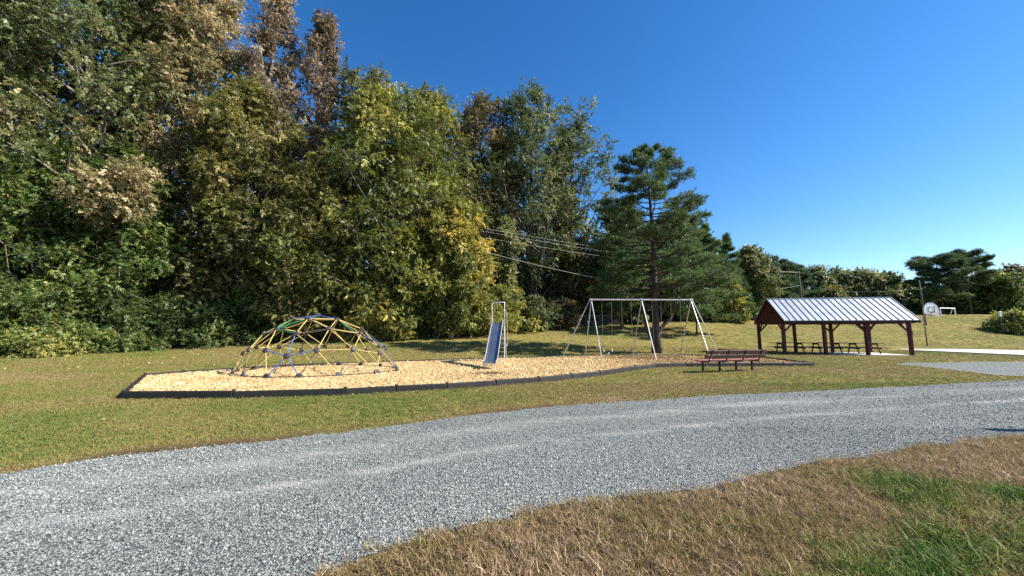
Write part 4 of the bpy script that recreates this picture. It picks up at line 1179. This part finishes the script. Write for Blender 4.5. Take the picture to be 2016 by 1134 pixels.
# ------------------------------------------------------------------ swing set
def build_swings():
    galv = plain('swing_frame_pipe', (.42, .44, .44), .45, .15, 4, .5, .5, .06, 40)
    chain = plain('steel_chain', (.30, .29, .28), .5, .25, 8, .5, .6, .3, 80)
    rub = plain('black_belt_seat', (.03, .03, .032), .55, .3, 6, .4, 0, .2, 60)
    pale = plain('pale_bucket_seat', (.55, .48, .42), .6, .3, 8, .4, 0, .2, 60)
    g = lambda px, py: at(px, py, MULCH_Z)
    L_b, L_f, L_o = g(1151, 704), g(1186, 709), g(1104, 706)
    M_b, M_f = g(1244, 704.5), g(1293, 709.5)
    R_b, R_f, R_o = g(1337, 703), g(1401, 710), g(1421, 706.5)
    tl = at_d(1164, 589, (L_b.y + L_f.y) / 2); tr_ = at_d(1360, 591.5, (R_b.y + R_f.y) / 2 + .15)
    z = (tl.z + tr_.z) / 2; tl.z = tr_.z = z
    o = Vector((tl.x, tl.y, MULCH_Z))
    th = thing('swing_set', o, 'galvanised steel swing frame with splayed pipe legs and long top bar', 'swing frame')
    u = (tr_ - tl).normalized(); tm = tl.lerp(tr_, .503)
    m = MB(); m.tube([tl - u * .12 - o, tr_ + u * .12 - o], .045, 10); m.build('top_bar', galv, th, smooth=False)
    for top, feet in ((tl, (L_b, L_f, L_o)), (tm, (M_b, M_f)), (tr_, (R_b, R_f, R_o))):
        m = MB(); m.tube([top - u * .09 - o, top + u * .09 - o], .062, 10); m.build('leg_clamp', galv, th)
        for f in feet:
            off = Vector((0, 0, 0)) if f not in (L_o, R_o) else u * (-.09 if f is L_o else .09)
            m = MB(); m.tube([top + off - Vector((0, 0, .02)) - o, f - Vector((0, 0, .12)) - o], .027, 9); m.build('leg', galv, th)
    L = (tr_ - tl).length
    def hang(px):
        """fraction of the bar under pixel column px"""
        best = min((abs((1008 + FPX * p.x / (p.y * cp + (p.z - EYE) * sp)) - px), q) for q in [k / 400 for k in range(401)] for p in [tl.lerp(tr_, q)])
        return best[1]
    specs = [((1184.5, 1203.5), 'bucket', 'pale bucket swing at the left end of the frame'), ((1223, 1243), 'belt', 'black belt swing in the left bay beside the middle legs'),
             ((1283, 1301), 'belt', 'black belt swing hanging in front of the pine trunk'), ((1320, 1339), 'belt', 'black belt swing beside the right end legs')]
    for (a, b), kind, lab in specs:
        pa, pb = tl.lerp(tr_, hang(a)), tl.lerp(tr_, hang(b)); c = pa.lerp(pb, .5); w = (pb - pa).length / 2
        zs = .42 + MULCH_Z
        s = thing('swing', Vector((c.x, c.y, zs)), lab, 'swing', math.atan2(u.y, u.x), 'swings on the swing frame')
        h = z - zs
        for sg in (-1, 1):
            m = MB()
            k = 44; sl = (h - .06) / k
            x0 = sg * w; xb = sg * (w - .03)
            for q in range(k):
                t0, t1 = q / k, (q + 1) / k
                p0 = Vector((xb + (x0 - xb) * t0, 0, .12 + (h - .17) * t0)); p1 = Vector((xb + (x0 - xb) * t1, 0, .12 + (h - .17) * t1))
                dr = Vector((.009, 0, 0)) if q % 2 else Vector((0, .009, 0))
                m.tube([p0 - dr, p1 - dr], .0045, 4, False); m.tube([p0 + dr, p1 + dr], .0045, 4, False)
            m.build('chain', chain, s)
            m = MB(); m.tube([(x0, 0, h - .08), (x0, 0, h - .02)], .02, 7); m.tube([(x0 - .025, 0, h), (x0 + .025, 0, h)], .056, 10); m.build('hanger', chain, s)
        if kind == 'belt':
            m = MB(); n = 9
            for i in range(n):
                q = i / (n - 1) * 2 - 1; x = q * (w - .03); zz = .12 - .17 * (1 - q * q) ** .8; wd = .075 * (1 - .35 * abs(q))
                for y in (-wd, wd):
                    m.v.append(Vector((x, y, zz + .006))); m.v.append(Vector((x, y, zz - .006)))
            for i in range(n - 1):
                b0 = i * 4
                m.f += [(b0, b0 + 2, b0 + 6, b0 + 4), (b0 + 1, b0 + 5, b0 + 7, b0 + 3), (b0, b0 + 4, b0 + 5, b0 + 1), (b0 + 2, b0 + 3, b0 + 7, b0 + 6)]
            m.build('belt_seat', rub, s)
        else:
            # full bucket: two side straps, front and back bands and a crotch strap
            for sg in (-1, 1):
                m = MB()
                m.beam((sg * (w - .03), 0, .14), (sg * (w - .07), .1, -.06), .03, .10, (0, 1, 0)); m.beam((sg * (w - .03), 0, .14), (sg * (w - .07), -.1, -.06), .03, .10, (0, 1, 0)); m.build('side_strap', pale, s)
            m = MB()
            for y in (-.11, .11): m.box((0, y, -.06), (2 * w - .12, .02, .10))
            m.build('band', rub, s)
            m = MB(); m.tube([(0, -.11, -.06), (0, -.05, -.24), (0, .05, -.24), (0, .11, -.06)], .05, 7); m.build('crotch_strap', pale, s, smooth=True)

# ------------------------------------------------------------------ bench
def build_bench():
    redb = plain('red_composite_board', (.36, .10, .09), .5, .15, 5, .45, 0, .1, 50, grain=(.4, 4, 4))
    brown = plain('brown_composite_board', (.07, .028, .028), .6, .2, 5, .4, 0, .1, 50, grain=(.4, 4, 4))
    steel = plain('black_bench_steel', (.02, .02, .021), .5, .3, 6, .5, .2, .1, 50)
    white = plain('white_bolt_cap', (.75, .75, .72), .5, .1, 6, .4)
    a, b = at(1392, 735), at(1490, 731.5)
    c = a.lerp(b, .5); L = (b - a).length; ang = math.atan2((b - a).y, (b - a).x)
    th = thing('park_bench', Vector((c.x, c.y, 0)), 'red seated bench seen from behind with brown slatted back', 'bench', ang)
    X0, X1 = -L / 2 - .12, L / 2 + .40
    for k in range(3):
        m = MB(); m.box(((X0 + X1) / 2 - .05, .10 + .15 * k, .455), (X1 - X0, .14, .045)); m.build('seat_slat', redb, th, bevel=.008)
    def backp(h): return -.02 - .13 * (h - .45) / .45       # the back leans towards the camera
    for z in (.62, .79):
        m = MB(); M = Matrix.Rotation(.28, 3, 'X'); m.box(((X0 + X1) / 2 + (.05 if z > .7 else 0), backp(z), z), (X1 - X0 + (.04 if z > .7 else 0), .045, .15), M); m.build('back_slat', brown, th, bevel=.008)
    for i in range(4):
        x = -L / 2 + L * i / 3
        m = MB(); m.box((x, .2, .2), (.06, .06, .5)); m.build('leg', steel, th)
        m = MB(); m.beam((x, -.06, .415), (x, .48, .425), .05, .035); m.build('seat_arm', steel, th)
        m = MB(); m.beam((x + .12, .02, .40), (x + .16, backp(.86) - .035, .86), .05, .02, (0, 1, 0)); m.beam((x, .06, .41), (x + .12, .0, .405), .05, .03); m.build('back_strap', steel, th)
    for x in (-L / 2 + .02, -L / 2 + .46):
        m = MB(); m.tube([(x, backp(.71) - .02, .71), (x, backp(.71) - .045, .705)], .014, 8); m.build('bolt_cap', white, th)

# ------------------------------------------------------------------ court goal, poles, wires, fence, far goal
def build_far_things():
    grey = plain('grey_steel_post', (.18, .17, .165), .55, .25, 4, .4, .4, .1, 40)
    white = plain('white_backboard_paint', (.80, .80, .80), .5, .06, 3, .4)
    redp = plain('red_rim_paint', (.42, .05, .05), .5, .2, 6, .4)
    black = plain('black_line_paint', (.03, .03, .03), .5, .1, 6, .4)
    net = plain('white_net', (.78, .76, .72), .8, .1, 6, .2)
    polew = plain('weathered_pole_wood', (.11, .09, .075), .9, .3, 3, .2, 0, .4, 30, grain=(6, 6, .5))
    wire = plain('pale_cable', (.4, .39, .36), .6, .1, 3, .3)
    wire_d = plain('dark_cable', (.10, .10, .10), .6, .1, 3, .3)
    # basketball goal
    b = at(1826, 685, .1)
    th = thing('basketball_goal', b, 'basketball goal with white fan shaped backboard on grey bent post', 'basketball goal')
    S = b.y / 33.0
    m = MB(); m.tube([(0, 0, -.2), (0, 0, 2.55 * S), (.01, -.05, 2.8 * S), (.08, -.22, 2.95 * S), (.2, -.46, 3.0 * S)], .055, 9); m.build('post', grey, th, smooth=True)
    cxb, cyb = .22, -.5
    m = MB(); ring = [(-.72, 0), (-.72, .34)]
    ring += [(-.72 * math.cos(t), .34 + .72 * math.sin(t) * .92) for t in [math.pi * k / 16 for k in range(1, 16)]] + [(.72, .34), (.72, 0), (.45, -.14), (-.45, -.14)]
    k = len(ring); zb = 2.92 * S
    for y in (-.03, .03):
        for p in ring: m.v.append(Vector((cxb + p[0], cyb + y, zb + p[1])))
    m.f += [tuple(range(k)), tuple(reversed(range(k, 2 * k)))] + [(i, i + k, (i + 1) % k + k, (i + 1) % k) for i in range(k)]
    bb = m.build('backboard', white, th)
    m = MB()
    for x0, z0, x1, z1 in ((-.30, .13, .30, .13), (-.30, .58, .30, .58), (-.30, .13, -.30, .58), (.30, .13, .30, .58)):
        m.beam((cxb + x0, cyb - .038, zb + z0), (cxb + x1, cyb - .038, zb + z1), .03, .045, (0, 1, 0))
    for i in range(k):
        p, q = ring[i], ring[(i + 1) % k]; m.beam((cxb + p[0] * .97, cyb - .036, zb + p[1] * .97), (cxb + q[0] * .97, cyb - .036, zb + q[1] * .97), .02, .035, (0, 1, 0))
    m.build('painted_line', black, bb)
    m = MB(); m.tube([(cxb + .23 * math.cos(t), cyb - .38 + .23 * math.sin(t), zb + .08) for t in [math.pi * 2 * q / 18 for q in range(19)]], .022, 6, False)
    m.box((cxb, cyb - .10, zb + .07), (.22, .13, .08)); m.build('rim', redp, th)
    m = MB()
    for q in range(10):
        a0, a1 = 2 * math.pi * q / 10, 2 * math.pi * (q + .5) / 10
        for s in (-1, 1): m.tube([(cxb + .22 * math.cos(a0), cyb - .38 + .22 * math.sin(a0), zb + .07), (cxb + .15 * math.cos(a0 + s * .3), cyb - .38 + .15 * math.sin(a0 + s * .3), zb - .14), (cxb + .12 * math.cos(a0), cyb - .38 + .12 * math.sin(a0), zb - .34)], .009, 4, False)
    m.build('net', net, th)
    # poles
    p1 = place(1581, 70); h1 = at_d(1581, 534, 70)[2] - p1.z
    t1 = thing('utility_pole', p1, 'wooden utility pole with crossarm rising behind the pavilion roof', 'utility pole')
    m = MB(); m.tube([(0, 0, -.3), (0, 0, h1 * .5), (-.05, 0, h1)], [.16, .14, .11], 9); m.build('pole', polew, t1, smooth=True)
    m = MB(); m.box((0, -.16, h1 - .45), (1.1, .08, .09)); m.build('crossarm', polew, t1)
    for x in (-.58, .0, .58):
        m = MB(); m.tube([(x, -.16, h1 - .39), (x, -.16, h1 - .2)], .05, 7); m.build('insulator', grey, t1)
    p2 = place(1823, 50); h2 = at_d(1813, 552, 50)[2] - p2.z
    t2 = thing('utility_pole', p2, 'thin leaning wooden pole rising behind the basketball post', 'utility pole')
    m = MB(); m.tube([(0, 0, -.3), (-.1, 0, h2 * .5), (-.22, 0, h2)], [.11, .1, .08], 8); m.build('pole', polew, t2, smooth=True)
    m = MB(); m.tube([(-.30, -.02, h2 - 1.1), (.0, -.02, h2 - 1.1)], .03, 6); m.build('bracket', grey, t2)
    tip1 = lambda x, dz: p1 + Vector((x, -.16, h1 - dz))
    def sag(name, a, b, s, r, mat, lab, grp):
        pts = []
        for i in range(25):
            q = i / 24; p = a.lerp(b, q); p.z -= s * 4 * q * (1 - q); pts.append(p)
        o = Vector(a); m = MB(); m.tube([p - o for p in pts], r, 5)
        w = tag(m.build(name, mat), lab, 'wire', grp); w.location = o
    W = 'overhead wires left of the utility pole'
    sag('overhead_wire', at_d(955, 450, 35.5), tip1(-.58, .2), .5, .011, wire, 'highest pale overhead wire from the yellow tree to the crossarm', W)
    sag('overhead_wire', at_d(955, 456, 35.5), tip1(0, .2), .75, .010, wire, 'second highest overhead wire crossing in front of the silvery trees', W)
    sag('overhead_wire', at_d(955, 468, 35.5), tip1(.58, .2), .95, .010, wire, 'third overhead wire, just below the two highest', W)
    sag('overhead_wire', at_d(960, 497, 35), p1 + Vector((-.1, -.16, h1 - 2.6)), 2.4, .015, wire, 'lowest and thickest sagging cable behind the swing set', W)
    sag('overhead_wire', p1 + Vector((.12, -.1, h1 - 2.5)), p2 + Vector((-.2, 0, h2 - 1.1)), .8, .016, wire, 'sagging cable from the wooden pole to the thin leaning pole', None)
    # chain link fence at the foot of the wood
    fa, fb = place(1112, 44.3), place(1226, 45.2); n = 5
    f = thing('chain_link_fence', fa, 'grey chain link fence at the foot of the wood behind the swings', 'fence')
    hF = 1.15
    for i in range(n):
        p = fa.lerp(fb, i / (n - 1)) - fa; p.z = zg(p.x + fa.x, p.y + fa.y) - fa.z
        m = MB(); m.tube([p - Vector((0, 0, .2)), p + Vector((0, 0, hF + .03))], .03, 7); m.build('fence_post', grey, f)
    m = MB(); m.tube([Vector((0, 0, hF)), fb - fa + Vector((0, 0, hF))], .025, 7); m.build('top_rail', plain('bright_rail', (.4, .4, .4), .5, .1, 4, .4, .4), f)
    m = MB(); d = fb - fa; k = 60
    for i in range(k):
        for s in (-1, 1):
            q0, q1 = i / k, i / k + s * (hF / d.length)
            if not 0 <= q1 <= 1:
                c = 0 if q1 < 0 else 1; fr = (c - q0) / (q1 - q0) if q1 != q0 else 1; q1 = c
            else: fr = 1
            if fr < .03: continue
            m.beam(d * q0 + Vector((0, .035, .02)), d * q1 + Vector((0, .035, .02 + (hF - .04) * fr)), .008, .008)
    o = m.build('wire_mesh', grey, f); o['kind'] = 'stuff'
    # small white soccer goal on the crest
    g0 = place(1852, 58.5); g1 = place(1881, 60.5)
    s = thing('soccer_goal', g0, 'small white soccer goal on the crest right of the backboard', 'soccer goal')
    d = g1 - g0; bk = Vector((.5, 1.0, 0)); H_ = Vector((0, 0, 1.05))
    for p in (Vector((0, 0, 0)), d):
        m = MB(); m.tube([p, p + H_], .075, 8); m.build('upright', white, s)
        m = MB(); m.tube([p + H_, p + H_ + bk * .5, p + bk * 1.3 + Vector((0, 0, .05))], .05, 7); m.build('side_frame', white, s)
    m = MB(); m.tube([H_, d + H_], .08, 8); m.build('crossbar', white, s)
    m = MB(); m.tube([bk * 1.3 + Vector((0, 0, .05)), d + bk * 1.3 + Vector((0, 0, .05))], .05, 7); m.build('ground_bar', white, s)
    # white marker post in the bush on the slope
    q = place(1974, 45.5)
    t = thing('marker_post', q, 'short post with white top beside the bush on the slope', 'post')
    hq = at_d(1973, 612, 45.5)[2] - q.z
    m = MB(); m.box((0, 0, hq * .35), (.14, .14, hq * .7 + .2)); m.build('shaft', polew, t)
    m = MB(); m.box((0, 0, hq * .7 + .1 + hq * .12), (.24, .16, hq * .24)); m.build('white_cap', white, t, bevel=.02)

def build_shadow_posts():  # unseen posts, added to cast the shadow streak on the drive
    w = plain('added_post_wood', (.22, .19, .16), .85, .3, 4, .2, 0, .4, 30, grain=(5, 5, .5))
    t = thing('added_shadow_post', (10.2, 6.02, 0), 'pair of wooden posts added out of view to cast the shadow across the drive', 'post')
    m = MB(); m.box((0, 0, .95), (.16, .18, 2.2)); m.build('tall_shadow_post', w, t, bevel=.01)
    m = MB(); m.box((-.1, -.30, .85), (.12, .11, 1.95)); m.build('short_shadow_post', w, t, bevel=.01)
    m = MB(); m.box((-.05, -.15, 1.0), (.05, .20, .1)); m.build('shadow_post_spacer', w, t)

build_shadow_posts()
build_pavilion()
build_grass()
build_gravel()
build_chips()
build_fallen()
build_woods()
build_trees()
build_dome()
build_slide()
build_swings()
build_bench()
build_far_things()
